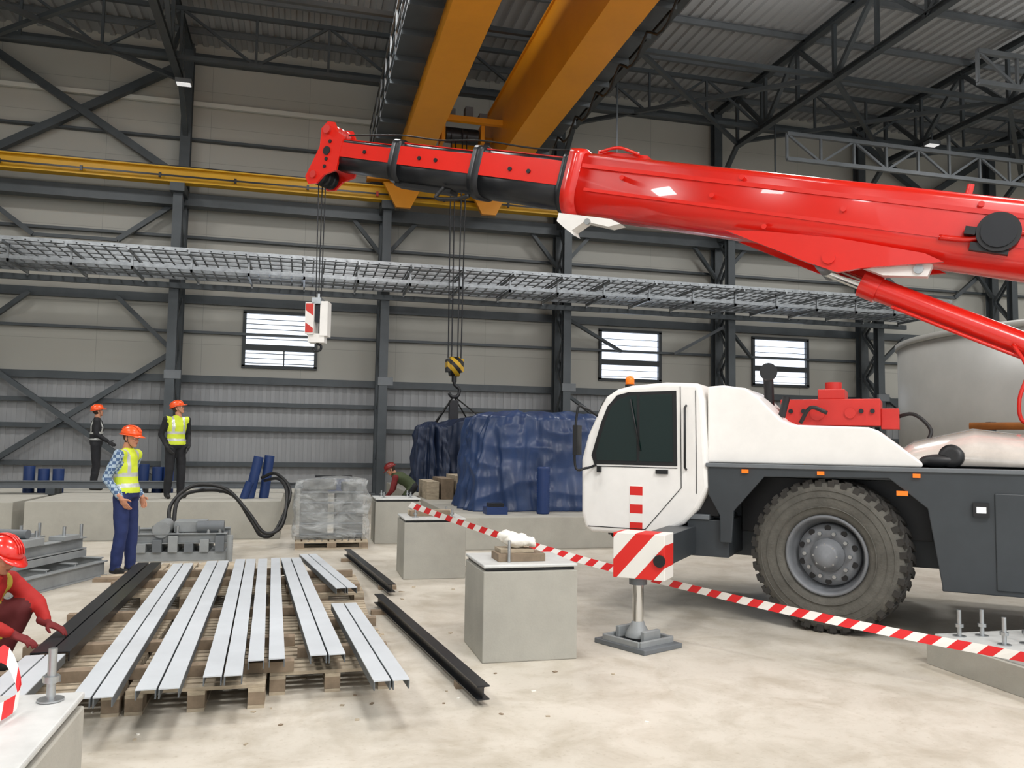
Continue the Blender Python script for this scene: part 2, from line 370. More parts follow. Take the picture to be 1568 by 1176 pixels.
m.tube([(hx,hy,hz-.4),(hx+.02,hy,hz-.5),(hx+.15,hy,hz-.62),(hx+.1,hy,hz-.8),(hx-.05,hy,hz-.82),(hx-.14,hy,hz-.72)],.045,blackm)
for dx,dy in((-.6,-.5),(.9,-.5),(-.4,.6),(.6,.6)): m.tube([(hx,hy,hz-.8),(hx+dx,hy+dy,2.15)],.02,hose,n=6,smooth=False)
m.bb((hx-.12,hy-.1,2.15),(hx+.12,hy+.1,2.8),blackm)
m.obj('hook_block',oc)

# ------------------------------------------------------------ cable tray
m=MB()
def ladder(y0,w,z,xa,xe):
    m.bb((xa,y0,z),(xe,y0+.025,z+.1),galv); m.bb((xa,y0+w-.025,z),(xe,y0+w,z+.1),galv)
    x=xa
    while x<xe: m.bb((x,y0,z+.02),(x+.04,y0+w,z+.045),galv); x+=.3
for y0 in(23.3,23.85,24.4,24.95): ladder(y0,.5,6.66,X0+.05,21.3)
for y0 in(23.85,24.4,24.95): ladder(y0,.5,6.28,X0+.05,21.3)
m.bb((X0+.05,23.5,6.7),(21,23.6,6.74),blackm); m.bb((X0+.05,24.5,6.32),(21,24.65,6.36),blackm)
x=X0+.7
while x<21:
    m.bb((x,23.25,6.59),(x+.05,25.5,6.66),galv); m.bb((x,23.8,6.2),(x+.05,25.5,6.28),galv)
    m.bb((x,23.8,6.2),(x+.05,23.86,6.66),galv); m.bb((x,25.45,6.15),(x+.05,25.5,7.1),galv)
    x+=1.5
m.bb((X0+.05,25.5,6.04),(21.3,25.6,6.2),steel)
m.obj('cable_ladder_tray')

for x,y,z in((-3.6,24.6,11.9),(8.6,22,9.9),(20,22.6,11.9),(14.7,23.5,10.2)):
    m=MB(); m.bb((x-.22,y-.15,z-.12),(x+.22,y+.15,z),steel2); m.bb((x-.19,y-.12,z-.14),(x+.19,y+.12,z-.12),lampw); m.bb((x-.02,y-.02,z),(x+.02,y+.02,12.2),steel); m.obj('floodlight')

# ------------------------------------------------------------ tank and pipes
tk=mat('tank_matte_grey','#a9a9a5',.42,.05,.08,1)
m=MB(); m.lathe([(5.0,0),(5.0,4.3)],(18.9,15.2,0),(0,0,1),tk,96); m.lathe([(5.03,4.2),(5.06,4.23),(5.06,4.33),(5.0,4.35),(.3,5.1)],(18.9,15.2,0),(0,0,1),tk,96)
m.obj('storage_tank')
m=MB()
for z,c in((1.9,rust),(2.12,rust),(1.62,bluep)):
    m.tube([(12.2,13.2-z*.1,z),(15,9.0,z),(17,6.0,z)],.07,c,smooth=False)
for x,y in((12.5,12.8),(14.4,9.9)): m.bb((x-.06,y-.06,0),(x+.06,y+.06,2.2),steel)
m.obj('process_pipe')

# ------------------------------------------------------------ concrete foundations
def bolt(m,x,y,z,h=.18,r=.014):
    m.cyl((x,y,z),(x,y,z+h),r,bright,n=10); m.cyl((x,y,z+h*.35),(x,y,z+h*.35+r*1.5),r*2,bright,n=6); m.cyl((x,y,z+.0),(x,y,z+.006),r*3,bright,n=12)
def block(x0,y0,w,d,h,bolts=True):
    m=MB(); m.bb((x0,y0,0),(x0+w,y0+d,h-.05),conc)
    m.bb((x0+.02,y0+.02,h-.05),(x0+w-.02,y0+d-.02,h-.025),blackm); m.bb((x0-.0,y0-.0,h-.025),(x0+w,y0+d,h),concp)
    if bolts:
        for a in(.2,.8):
            for b_ in(.2,.8): bolt(m,x0+w*a,y0+d*b_,h,.1)
    return m.obj('concrete_block',bevel=.008)
block(1.37,6.2,.75,.72,.73,False)
block(1.24,10.1,.76,.74,.73)
block(1.2,13.7,.74,.74,.73)
block(-1.54,2.6,.8,.8,.72,False)
m=MB(); m.bb((4.76,3.7,0),(7.2,5.55,.2),conc); m.bb((4.80,3.75,.2),(7.15,5.51,.235),concp)
for x,y in((4.93,5.4),(5.12,5.38),(5.05,5.1),(5.25,5.1),(5.5,5.3),(5.4,4.8),(5.8,5.2)): bolt(m,x,y,.235,.2,.016)
m.obj('concrete_plinth',bevel=.004)
m=MB(); m.bb((-4.2,14.6,0),(-.3,16.8,.63),conc); m.bb((-9.2,14.9,0),(-4.45,16.98,.6),conc); m.obj('concrete_plinth',bevel=.01)
m=MB(); m.bb((-9.2,17.0,0),(1.15,22,.6),conc); m.obj('concrete_plinth',bevel=.01)
m=MB(); m.bb((2.4,12.7,0),(7.6,24,.5),conc); m.obj('concrete_plinth',bevel=.01)
m=MB(); m.bb((1.52,6.35,.732),(1.9,6.6,.79),woodd); m.bb((1.55,6.4,.792),(1.82,6.62,.82),wood); m.cyl((1.6,6.33,.732),(1.6,6.33,.9),.012,bright); m.obj('timber_offcuts')
m=MB(); m.sph((1.7,6.5,.88),(.12,.1,.05),cloth_w); m.sph((1.62,6.52,.91),(.07,.06,.05),cloth_w); m.sph((1.79,6.47,.87),(.07,.09,.04),cloth_w)
o=m.obj('white_cloth_bag')
tx=bpy.data.textures.new('crumple','CLOUDS'); tx.noise_scale=.05
ss=o.modifiers.new('s','SUBSURF'); ss.levels=ss.render_levels=1; dm=o.modifiers.new('d','DISPLACE'); dm.texture=tx; dm.strength=.05
m=MB(); m.bb((1.35,10.4,.732),(1.85,10.5,.8),woodd); m.bb((1.35,10.6,.732),(1.9,10.7,.79),wood); m.obj('timber_offcuts')
m=MB()
for i in range(4): m.bb((2.5+i*.3,16.8,.502+.0),(2.75+i*.3,18,.86+.06*(i%3)),woodd if i%2 else wood)
m.obj('timber_stack')

# ------------------------------------------------------------ steel channels + pallets
def channel(p,q,w,h,z,mt,name,inn=None):
    m=MB(); d=(V((q[0],q[1],0))-V((p[0],p[1],0))).normalized(); a=V((d.y,-d.x,0))
    p0=V((p[0],p[1],z))+a*w/2; p1=V((q[0],q[1],z))+a*w/2; t=.007
    m.beam(p0-V((0,0,t/2)),p1-V((0,0,t/2)),w,t,mt)
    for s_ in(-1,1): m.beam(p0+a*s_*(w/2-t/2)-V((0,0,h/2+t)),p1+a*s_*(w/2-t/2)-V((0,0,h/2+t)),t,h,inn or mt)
    return m.obj(name)
zt=.275
def pair(nx,ny,fx,fy,wt,k,mt=beamw,name='steel_channel',z=zt):
    w=wt/k
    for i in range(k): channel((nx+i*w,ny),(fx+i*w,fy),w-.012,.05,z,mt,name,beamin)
pair(-1.14,4.9,-1.33,9.9,.22,2); pair(-.84,5.0,-.99,10.05,.24,2)
pair(-.51,5.2,-.69,10.15,.23,2); pair(-.28,5.52,-.44,10.15,.11,1); pair(-.155,5.54,-.30,10.2,.11,1)
pair(.10,5.58,-.19,10.2,.235,2); pair(.45,4.92,.29,7.3,.22,2); pair(.36,8.05,.02,10.5,.21,2)
pair(-1.60,4.3,-1.64,5.9,.24,2)
for (a,b_,c,d) in((-1.63,5.95,-1.71,10.0),(-1.51,5.95,-1.58,10.0)):
    channel((a,b_),(c,d),.11,.055,.278,blackm,'black_steel_beam')
def lbeam(p,q,z):
    m=MB(); m.ib((p[0],p[1],z-.045),(q[0],q[1],z-.045),.09,.085,.009,blackm)
    m.bb((p[0]-.1,p[1]+.4,0),(p[0]+.1,p[1]+.48,z-.09),woodd); m.bb((q[0]-.1,q[1]-.4,0),(q[0]+.1,q[1]-.32,z-.09),woodd); m.obj('black_steel_beam')
lbeam((1.16,5.2),(.80,8.5),.13); lbeam((.99,9.05),(.68,12.1),.13)
def pallet(x,y,rz=0,z=0,lx=.8,ly=1.2):
    m=MB(); q=Matrix.Rotation(rz,3,'Z')
    def B(cx,cy,cz,sx,sy,sz,mt): m.box(V((x,y,z))+q@V((cx,cy,cz)),(sx,sy,sz),mt,M=q)
    for cx in(-lx/2+.05,0,lx/2-.05):
        B(cx,0,.011,.1,ly,.022,wood)
        for cy in(-ly/2+.07,0,ly/2-.07): B(cx,cy,.06,.1,.14,.078,woodd)
        B(cx,0,.11,.1,ly,.022,wood)
    n=11
    for i in range(n): B(0,-ly/2+.05+i*(ly-.1)/(n-1),.132,lx,.075,.022,wood)
    m.obj('wooden_pallet')
for x in(-1.4,-.57):
    pallet(x,6.05); pallet(x,7.35); pallet(x,9.3)
pallet(.25,6.3); pallet(.22,7.55,R(-1)); pallet(.25,9.1,R(1)); pallet(-1.1,10.5,R(90),lx=.8)
m=MB()
for (x0,x1,y) in((-1.8,0.0,5.7),(-1.8,0.0,6.4),(-1.8,.0,7.5),(-1.8,-.1,9.1),(-1.8,0,9.75),(0.02,.64,6.05),(0.02,.64,6.95),(-.1,.62,8.6),(-.1,.6,9.5)):
    m.bb((x0,y,.145),(x1,y+.09,.212),woodd)
m.obj('timber_bearers')
m=MB(); m.box((-1.98,10.72,.02),(.5,.16,.04),wood,rz=.2); m.box((-2.05,10.5,.02),(.42,.12,.04),woodd,rz=-.1); m.obj('timber_offcuts')
m=MB()
for i in range(90):
    x=random.uniform(-1.6,2.6); y=random.uniform(4.6,6.1) if i%3==0 else random.uniform(7,12)
    if (1.3<x<2.2 and 6<y<7) or (1.1<x<2.1 and 10<y<11): continue
    k=.5 if y<6 else 1
    m.box((x,y,.003),(random.uniform(.02,.08)*k,random.uniform(.02,.05)*k,.006),random.choice([wood,cloth_w,wood,woodd]),rz=random.random()*3)
m.obj('floor_debris')

# ------------------------------------------------------------ wrapped pallet
pallet(.5,13.55,R(90),lx=.95,ly=1.1)
m=MB()
for (x,y,z,sx,sy,sz) in((.22,13.55,.52,.42,.7,.72),(.76,13.55,.5,.42,.7,.68),(.3,13.5,.97,.5,.6,.14),(.8,13.6,.93,.3,.5,.14)): m.box((x,y,z),(sx,sy,sz),cargo)
for i in range(5): m.box((.5,13.2,.22+i*.16),(.95,.05,.03),steel2)
m.obj('wrapped_machine_parts',bevel=.02)
bm=bmesh.new(); bmesh.ops.create_cube(bm,size=1); bmesh.ops.subdivide_edges(bm,edges=bm.edges,cuts=14,use_grid_fill=True)
for v in bm.verts:
    p=v.co; nz=noise.noise(p*4+V((3,1,2)))*.06; k=1-.10*max(0,p.z)*(1 if abs(p.x)>.2 else .5)
    v.co=V((.49+p.x*1.14*k+nz,13.52+p.y*.85*k+nz*.6,.62+p.z*.94+nz*.5*(1 if p.z>0 else 0)-(.10*abs(p.x-.1) if p.z>.4 else 0)))
me=bpy.data.meshes.new('stretch_wrapped_cargo'); bm.to_mesh(me); bm.free(); me.materials.append(wrap)
for f in me.polygons: f.use_smooth=True
o=bpy.data.objects.new('stretch_wrapped_cargo',me); bpy.context.scene.collection.objects.link(o)
bpy.data.objects['wrapped_machine_parts'].parent=o

# ------------------------------------------------------------ tarps
def mktarp(name,cx,cy,z0,sx,sy,sz,mt,seed,rz=0,steps=60,fold=.05,slope=0):
    bm=bmesh.new(); bmesh.ops.create_cube(bm,size=2); bmesh.ops.subdivide_edges(bm,edges=bm.edges,cuts=steps,use_grid_fill=True)
    for v in bm.verts:
        p=v.co.copy(); rr=V((p.x,p.y))
        k=max(abs(p.x),abs(p.y)); l=rr.length
        if l>0: rr=rr*(.80+.20*(k/l)**1.0)
        t=(p.z+1)/2
        ang=math.atan2(rr.y,rr.x)
        fl=1+.07*(1-t)**2-.05*t-(.05*t**8)
        z=t*(1-.06*(k**5)) +.05*noise.noise(V((p.x*1.1+seed,p.y*1.1,0)))*t + slope*p.x*t
        per=ang*3.1
        fo=1-abs(noise.noise(V((per+seed,t*.55,seed)))*2)
        fo2=1-abs(noise.noise(V((per*2.3,t*1.6+per*.5,seed+4)))*2)
        hz=1-abs(noise.noise(V((per*.6,t*4.5,seed+9)))*2)
        amp=fold*(.15+.85*k**3)
        o=V((rr.x*sx/2*fl,rr.y*sy/2*fl,z*sz))
        dirv=V((rr.x,rr.y,.2*t)).normalized() if rr.length>0 else V((0,0,1))
        o+=dirv*((fo-.5)*amp*1.8+(fo2-.5)*amp*.9+(hz-.5)*amp*.7)
        if k<.98 and t>.95: o.z+=(1-abs(noise.noise(V((p.x*2.5+seed,p.y*1.8,1)))*2)-.5)*fold*.7
        o.z=max(o.z,0)
        v.co=V((cx,cy,z0))+Matrix.Rotation(rz,3,'Z')@o
    me=bpy.data.meshes.new(name); bm.to_mesh(me); bm.free(); me.materials.append(mt)
    for f in me.polygons: f.use_smooth=True
    o=bpy.data.objects.new(name,me); bpy.context.scene.collection.objects.link(o); return o
mktarp('tarpaulin_covered_machine',4.22,14.75,.5,2.65,1.8,1.7,tarp,3.1,fold=.075,slope=-.01)
mktarp('tarpaulin_covered_machine',4.35,21.4,.5,2.0,2.0,1.8,tarpd,8.7,fold=.06,slope=.04)
mktarp('tarpaulin_covered_machine',3.0,19.8,.5,.66,1.0,1.6,tarpd,5.2,steps=30,fold=.09)
m=MB(); m.lathe([(.1,0)]+[(.1+.012*(i%2),.012+i*.02) for i in range(38)]+[(.085,.78)],(3.93,13.3,.5),(0,0,1),bluep,20); m.obj('blue_corrugated_pipe')
m=MB(); m.bb((2.95,13.2,.5),(3.3,13.5,.62),bluep); m.bb((3.0,13.25,.62),(3.25,13.45,.68),blackm); m.obj('blue_crate')
m=MB()
m.cyl((-.86,15.3,.63),(-.72,15.3,1.36),.085,bluep); m.cyl((-.62,15.4,.63),(-.54,15.4,1.38),.085,bluep); m.cyl((-.95,15.2,.63),(-.85,15.2,.92),.07,bluep)
m.obj('blue_pipe_bundle')
m=MB()
for x,h in((-4.95,.5),(-4.7,.45),(-4.45,.45),(-2.95,.55),(-2.7,.5),(-2.5,.5)): m.cyl((x,17.4,.6),(x,17.4,.6+h),.1,bluep,n=16)
m.obj('blue_pipe_bundle')
m=MB()
m.ib((-7,16.9,.78),(-.2,16.9,.78),.14,.14,.015,steel2); m.ib((-7,17.2,.76),(.2,17.2,.76),.12,.14,.015,steel2)
for x in(-6,-4.5,-3,-1.5): m.bb((x,16.8,.6),(x+.15,17.3,.71),steel)
m.obj('steel_rails')
m=MB(); m.bb((.35,17.6,.6),(1.0,17.9,.9),bluep); m.bb((.3,17.55,.9),(1.05,17.95,.94),blackm); m.obj('blue_crate')

# ------------------------------------------------------------ machinery frames
galvd=mat('grey_machine_paint','#8f9394',.5,.1,.15,4)
def skid(name,x,y,rz,sx,sy):
    m=MB()
    m.ib((-sx/2,-sy/2,.09),(sx/2,-sy/2,.09),.18,.1,.015,galvd); m.ib((-sx/2,sy/2,.09),(sx/2,sy/2,.09),.18,.1,.015,galvd)
    for i in range(4):
        xx=-sx/2+.05+i*(sx-.1)/3; m.ib((xx,-sy/2,.16),(xx,sy/2,.16),.12,.08,.012,galvd)
    for s_ in(-1,1):
        m.bb((-sx*.42,s_*sy*.28-.06,.24),(sx*.42,s_*sy*.28+.06,.32),galvd)
        m.ib((-sx*.42,s_*sy*.28,.40),(sx*.42,s_*sy*.28,.40),.14,.12,.015,galvd)
        m.bb((-sx*.3,s_*sy*.28-.1,.47),(-sx*.1,s_*sy*.28+.1,.55),galvd)
        m.bb((sx*.12,s_*sy*.28-.1,.47),(sx*.3,s_*sy*.28+.1,.52),galvd)
    m.cyl((-sx*.2,-sy*.3,.6),(-sx*.2,sy*.3,.6),.05,steel2)
    m.box((0,0,.35),(sx*.3,sy*.4,.14),steel2)
    for a in(-.35,-.1,.2,.4):
        for s_ in(-1,1): m.cyl((sx*a,s_*sy*.28,.47),(sx*a,s_*sy*.28,.62),.02,bright,n=8)
    return m.obj(name,loc=(x,y,0),rot=rz,bevel=.004)
skid('machine_base_frame',-2.98,10.4,R(70),1.6,.95)
m=MB()
m.bb((-2.15,12.1,0),(-.95,12.8,.12),galvd)
for i in range(6): m.bb((-2.1+i*.2,12.05,.12),(-1.98+i*.2,12.75,.24+.05*(i%3)),steel2 if i%2 else galvd)
m.ib((-2.2,12.15,.3),(-.95,12.15,.3),.14,.12,.015,galvd); m.ib((-2.2,12.7,.32),(-.95,12.7,.32),.14,.12,.015,galvd)
m.cyl((-1.8,12.1,.42),(-1.8,12.8,.42),.11,galvd); m.cyl((-1.35,12.2,.45),(-1.0,12.2,.45),.08,steel2)
m.bb((-1.65,12.2,.38),(-1.25,12.6,.52),galvd); m.cyl((-.9,12.0,0),(-.9,12.0,.35),.04,galvd)
for a in(-2.1,-1.9,-1.6,-1.2,-1.05): m.cyl((a,12.15,.37),(a,12.15,.47),.025,bright,n=8)
m.obj('machine_clamp_assembly',bevel=.005)
m=MB()
m.tube([(-1.75,12.5,.35),(-1.8,12.9,.7),(-1.55,13.3,.95),(-1.1,13.4,.9),(-.75,13.3,.55),(-.5,13.2,.25),(-.25,13.3,.35),(-.2,13.9,.8),(-.35,14.6,1.0),(-.6,15.1,.95)],.028,hose)
m.tube([(-1.7,12.5,.35),(-1.7,12.9,.78),(-1.4,13.4,.88),(-1.0,13.5,.8),(-.7,13.4,.4),(-.55,13.3,.2),(-.35,13.4,.25),(-.15,14.1,.8),(-.4,14.8,1.08),(-.65,15.1,1.0)],.028,hose)
m.obj('hydraulic_hoses')

# ------------------------------------------------------------ barrier tape
A=V((1.3,10.1,.9)); B_=V((4.78,4.35,.30)); m=MB(); n=70; pts=[]
for i in range(n+1):
    t=i/n; p=A.lerp(B_,t); p.z-=.54*t*(1-t)
    pts.append(p)
dirn=(B_-A); dirn.z=0; dirn.normalize(); side=V((dirn.y,-dirn.x,0))
for i in range(n):
    def pr(j,s_):
        p=pts[j]; tw=.35*math.sin(j*.19); up=V((0,0,1))*math.cos(tw)+side*math.sin(tw)
        return p+up*s_*.033
    sk=dirn*.035
    m.add([pr(i,-1)-sk,pr(i+1,-1)-sk,pr(i+1,1)+sk,pr(i,1)+sk],[(0,1,2,3)],tape_r if i%2 else tape_w)
m.obj('barrier_tape')
m=MB()
for dx,dy in((0,0),(.05,-.1),(-.08,.05),(.1,.02)):
    P=catmull([V((p[0]+dx,p[1]+dy,p[2])) for p in((-1.4,3.05,.76),(-1.25,3.0,.83),(-1.15,3.1,.78),(-1.07,3.2,.9),(-1.0,3.17,.77),(-1.02,3.0,.755),(-1.1,2.85,.76))],5)
    for i in range(len(P)-1): m.add([P[i]-V((0,0,.02)),P[i+1]-V((0,0,.02)),P[i+1]+V((0,.02,.035)),P[i]+V((0,.02,.035))],[(0,1,2,3)],tape_r if (i//2)%2 else tape_w)
m.obj('barrier_tape')
m=MB(); bolt(m,-.83,3.3,.722,.18,.015); m.obj('anchor_bolts')

# ------------------------------------------------------------ MOBILE CRANE
TH=R(139.8); TO=V((5.44,7.54,0)); tr=empty('mobile_crane',TO,TH)
def wheel(x,y,side,steer=0):
    m=MB()
    prof=[(.35,-.15),(.40,-.185),(.50,-.2),(.60,-.19),(.65,-.165),(.665,-.13),(.67,0),(.665,.13),(.65,.165),(.60,.19),(.50,.2),(.40,.185),(.35,.15)]
    m.lathe(prof,(0,0,0),(0,1,0),rubber,64,closed=True)
    n=36
    for i in range(n):
        for s_ in(-1,1):
            t=2*math.pi*(i+(.5 if s_>0 else 0))/n
            q=Matrix.Rotation(t,3,'Y')
            m.box(q@V((0,s_*.09,.67)),(.06,.17,.035),rubberd,M=q@Matrix.Rotation(s_*.4,3,'Z'))
            m.box(q@V((0,s_*.166,.645)),(.055,.03,.06),rubberd,M=q)
    for rr in(.43,.52,.58): m.lathe([(rr,.192),(rr+.005,.206 if rr<.55 else .2),(rr+.010,.192)],(0,0,0),(0,1,0),rubber,64,caps=False)
    m.lathe([(.33,-.17),(.36,-.16),(.35,.15),(.365,.17),(.355,.185),(.335,.178),(.325,.10),(.30,.04),(.285,0.02)],(0,0,0),(0,1,0),rimg,48,caps=False)
    m.lathe([(.288,.02),(.27,.08),(.2,.105),(.17,.095),(.0,.095)],(0,0,0),(0,1,0),rimg,48)
    m.lathe([(.15,.09),(.15,.12),(.12,.13),(.115,.19),(.09,.21),(0,.215)],(0,0,0),(0,1,0),rimg,32)
    for i in range(10):
        t=2*math.pi*i/10; m.cyl((.2*math.cos(t),.09,.2*math.sin(t)),(.2*math.cos(t),.14,.2*math.sin(t)),.018,bright,n=6)
        t+=.31; m.cyl((.24*math.cos(t),.075,.24*math.sin(t)),(.24*math.cos(t),.097,.24*math.sin(t)),.028,black,n=12)
    for i in range(8):
        t=2*math.pi*i/8; m.cyl((.1*math.cos(t),.18,.1*math.sin(t)),(.1*math.cos(t),.205,.1*math.sin(t)),.01,bright,n=6)
    if side<0: m.v=[V((v.x,-v.y,v.z)) for v in m.v]
    o=m.obj('wheel',tr); o.location=(x,y,.69); o.rotation_euler[2]=steer
for x,st in((0,R(-10)),(-3.7,0)):
    wheel(x,1.07,1,st); wheel(x,-1.07,-1,st)
m=MB()
m.bb((-5,-.5,.55),(1.75,.5,1.2),chas); m.bb((-5,-1.2,1.38),(1.08,1.22,1.5),chas)
arch=[(1.08,1.5),(1.08,1.2),(.97,1.0),(.97,.75),(.86,.75),(.84,1.05),(.56,1.38),(-.5,1.40),(-.8,1.15),(-.9,.5),(-.9,.46),(-2.8,.46),(-2.9,1.1),(-3.2,1.4),(-4.2,1.4),(-4.5,1.1),(-4.6,.5),(-5,.5),(-5,1.5)]
m.prism(arch,1.22,1.27,chas); m.prism(arch,-1.27,-1.22,chas)
m.bb((-2.8,.6,.46),(-.92,1.22,1.38),chas); m.bb((-2.8,-1.22,.46),(-.92,-.6,1.38),chas)
m.bb((-2.75,1.27,.5),(-1.3,1.285,1.3),chas)
m.bb((-5,1.2,1.46),(1.1,1.29,1.5),steel2)
for y in(.95,-.95): m.cyl((0,y*.3,.7),(0,y*.9,.7),.12,blackm); m.cyl((-3.7,y*.3,.7),(-3.7,y*.9,.7),.12,blackm)
for s_ in(1,-1): m.bb((-.85,.52*s_-.02,.8),(.9,.52*s_+.02,1.36),blackm)
m.bb((.95,-1.1,.72),(2.2,.95,.98),chas); m.bb((.9,.3,.6),(1.3,1.2,.95),chas)
m.prism([(1.0,.98),(1.3,.98),(1.12,1.3),(1.0,1.3)],.9,1.15,black)
m.bb((1.08,1.0,.95),(1.62,1.22,1.0),steel2)
m.obj('chassis',tr,bevel=.008)
m=MB()
for s_,z in((.73,1.43),(.06,1.43),(-.72,1.43)): m.bb((s_-.03,1.27,z-.017),(s_+.03,1.30,z+.017),lampo)
m.bb((-.65,1.27,1.255),(-.56,1.30,1.295),lampo); m.bb((-1.26,1.285,1.1),(-1.14,1.31,1.22),black); m.bb((-1.235,1.31,1.135),(-1.165,1.315,1.185),lampw)
m.obj('marker_lamps',tr)
m=MB()
for k in range(4): m.tube([(2.2-.1*k,1.0,.85),(2.05-.08*k,1.15,.7),(1.85,1.3,.58+.03*k),(1.65,1.6,.66)],.016,hose)
for k in range(5): m.tube([(1.12,.9+.05*k,1.32),(1.25-.02*k,1.05,1.12),(1.15,1.1,.95+.02*k)],.016,hose)
m.obj('hydraulic_lines',tr)
hz_r=stripemat('outrigger_hazard','#e8e6e0','#d6251e',(.75,.0,.66),4.2,ph=.1)
m=MB()
m.bb((1.22,-.5,.62),(1.47,2.45,.88),chas)
m.bb((1.13,2.35,.56),(1.57,2.62,.93),hz_r)
m.cyl((1.17,2.63,.72),(1.17,2.645,.72),.05,black)
m.cyl((1.39,2.5,.12),(1.39,2.5,.56),.045,chrome); m.cyl((1.39,2.5,.5),(1.39,2.5,.6),.075,steel2)
m.lathe([(.11,.07),(.09,.12),(.06,.17),(.05,.2)],(1.39,2.5,0),(0,0,1),galvd,24)
q=Matrix.Rotation(R(-25),3,'Z')
m.box((1.39,2.5,.02),(.56,.46,.04),steel2,M=q)
for a in(-.2,.2):
    m.box(V((1.39,2.5,.06))+q@V((a,0,0)),(.03,.4,.05),galvd,M=q); m.box(V((1.39,2.5,.06))+q@V((0,a,0)),(.4,.03,.05),galvd,M=q)
    m.box(V((1.39,2.5,.1))+q@V((a*.7,0,0)),(.04,.2,.09),galvd,M=q)
m.obj('outrigger',tr,bevel=.006)
m=MB()
cabp=[(2.18,2.05),(2.12,2.15),(2.0,2.225),(1.85,2.26),(1.5,2.285),(1.16,2.27),(1.12,2.1),(1.09,1.55),(1.07,1.26),(1.18,1.05),(1.32,.9),(1.5,.80),(1.7,.77),(2.27,.77),(2.34,.82),(2.38,.95),(2.385,1.5),(2.32,1.75)]
m.prism(cabp,.35,1.27,white)
m.obj('cab_shell',tr,bevel=.045,seg=4)
m=MB()
win=[(2.24,1.46),(2.27,1.55),(2.17,1.88),(2.10,2.05),(2.0,2.16),(1.88,2.19),(1.39,2.2),(1.38,1.46)]
m.prism(win,1.262,1.275,black)
m.prism([(2.21,1.5),(2.22,1.58),(2.13,1.87),(2.06,2.04),(1.98,2.12),(1.87,2.155),(1.79,2.16),(1.79,1.5)],1.27,1.279,glass)
m.prism([(1.76,1.5),(1.76,2.16),(1.43,2.165),(1.42,1.5)],1.27,1.279,glass)
m.add([(2.33,.45,1.75),(2.33,1.17,1.75),(2.185,1.17,2.12),(2.185,.45,2.12)],[(0,1,2,3)],glass)
m.add([(2.393,.45,1.1),(2.393,1.17,1.1),(2.393,1.17,1.5),(2.33,1.17,1.75),(2.33,.45,1.75),(2.393,.45,1.5)],[(0,1,2,3,4,5)],glass)
sl=black
for a,b_ in(((1.35,2.24),(1.34,1.25)),((1.34,1.25),(1.70,.83)),((1.70,.83),(2.3,.83)),((1.38,1.44),(2.26,1.44)),((1.2,2.2),(1.19,1.2))):
    m.beam((a[0],1.272,a[1]),(b_[0],1.272,b_[1]),.006,.007,sl)
m.tube([(1.29,1.28,2.05),(1.29,1.33,2.03),(1.29,1.33,1.45),(1.29,1.28,1.43)],.012,black,smooth=False)
m.bb((1.47,1.27,1.38),(1.59,1.30,1.42),black)
m.bb((2.16,1.27,1.38),(2.20,1.31,1.44),black)
m.tube([(2.2,1.3,1.95),(2.28,1.42,2.02),(2.36,1.45,2.0),(2.38,1.45,1.45),(2.28,1.4,1.42),(2.22,1.28,1.45)],.013,black)
m.bb((2.33,1.4,1.55),(2.38,1.52,1.85),black)
m.tube([(1.85,1.3,2.12),(1.75,1.3,1.6)],.008,black,smooth=False)
m.obj('cab_windows_and_mirror',tr)
m=MB()
hsv=stripemat('cab_hazard','#efece6','#d6251e',(0,0,1),5.6); m.bb((1.73,1.262,.79),(1.86,1.274,1.25),hsv); m.obj('cab_hazard_panel',tr)
m=MB(); m.cyl((1.92,1.1,2.24),(1.92,1.1,2.28),.05,black); m.lathe([(.045,0),(.045,.06),(.03,.085),(0,.09)],(1.92,1.1,2.28),(0,0,1),lampo,20); m.obj('beacon',tr)
m=MB()
body=[(1.1,2.24),(.95,2.25),(.74,2.22),(.62,2.13),(.42,1.92),(.30,1.87),(-.34,1.85),(-.42,1.82),(-.77,1.54),(-.77,1.50),(1.1,1.50)]
m.prism(body,.15,1.2,white); m.obj('superstructure_housing',tr,bevel=.05,seg=4)
m=MB()
m.bb((-4.6,-.9,1.5),(-.5,.5,1.62),chas)
rs=[]
for x,h,w in((-.45,.05,.5),(-.7,.22,.62),(-1.2,.34,.7),(-1.9,.25,.72),(-2.8,.12,.72),(-3.4,.05,.6)):
    rs.append([V((x,.45+w*math.cos(math.pi*j/12)*.9,1.52+h*math.sin(math.pi*j/12))) for j in range(13)])
m.rings(rs,mat('fairing_grey','#cfc8c0',.2,0,.18,3,coat=1))
m.obj('engine_fairing',tr)
m=MB()
m.bb((-.42,.0,1.88),(.50,.6,2.14),red2); m.bb((-.1,.1,2.14),(.15,.55,2.24),red2); m.bb((-.58,.1,1.85),(-.42,.5,2.05),red2); m.bb((.3,.1,1.8),(.45,.5,1.9),red2)
m.cyl((.02,.35,2.2),(.02,.35,2.32),.08,red2); m.cyl((.15,.6,2.0),(.15,.62,2.0),.07,red2); m.cyl((-.15,.6,2.0),(-.15,.62,2.0),.05,red2)
for x in(-.35,-.25,.28,.4): m.cyl((x,.6,2.02),(x,.63,2.02),.022,blackm)
m.tube([(-.5,.3,1.95),(-.7,.35,2.0),(-.85,.4,1.85),(-.8,.5,1.7)],.02,hose)
m.obj('hoist_winch_cover',tr,bevel=.02)
m=MB()
m.tube([(.62,.5,1.95),(.62,.55,2.25),(.62,.6,2.38),(.58,.85,2.4)],.05,black); m.cyl((.58,.83,2.4),(.57,.9,2.4),.085,black)
m.cyl((.45,.9,1.95),(.4,.9,2.15),.035,black); m.tube([(.3,.7,1.9),(.2,.72,2.05),(.05,.7,2.0)],.02,hose)
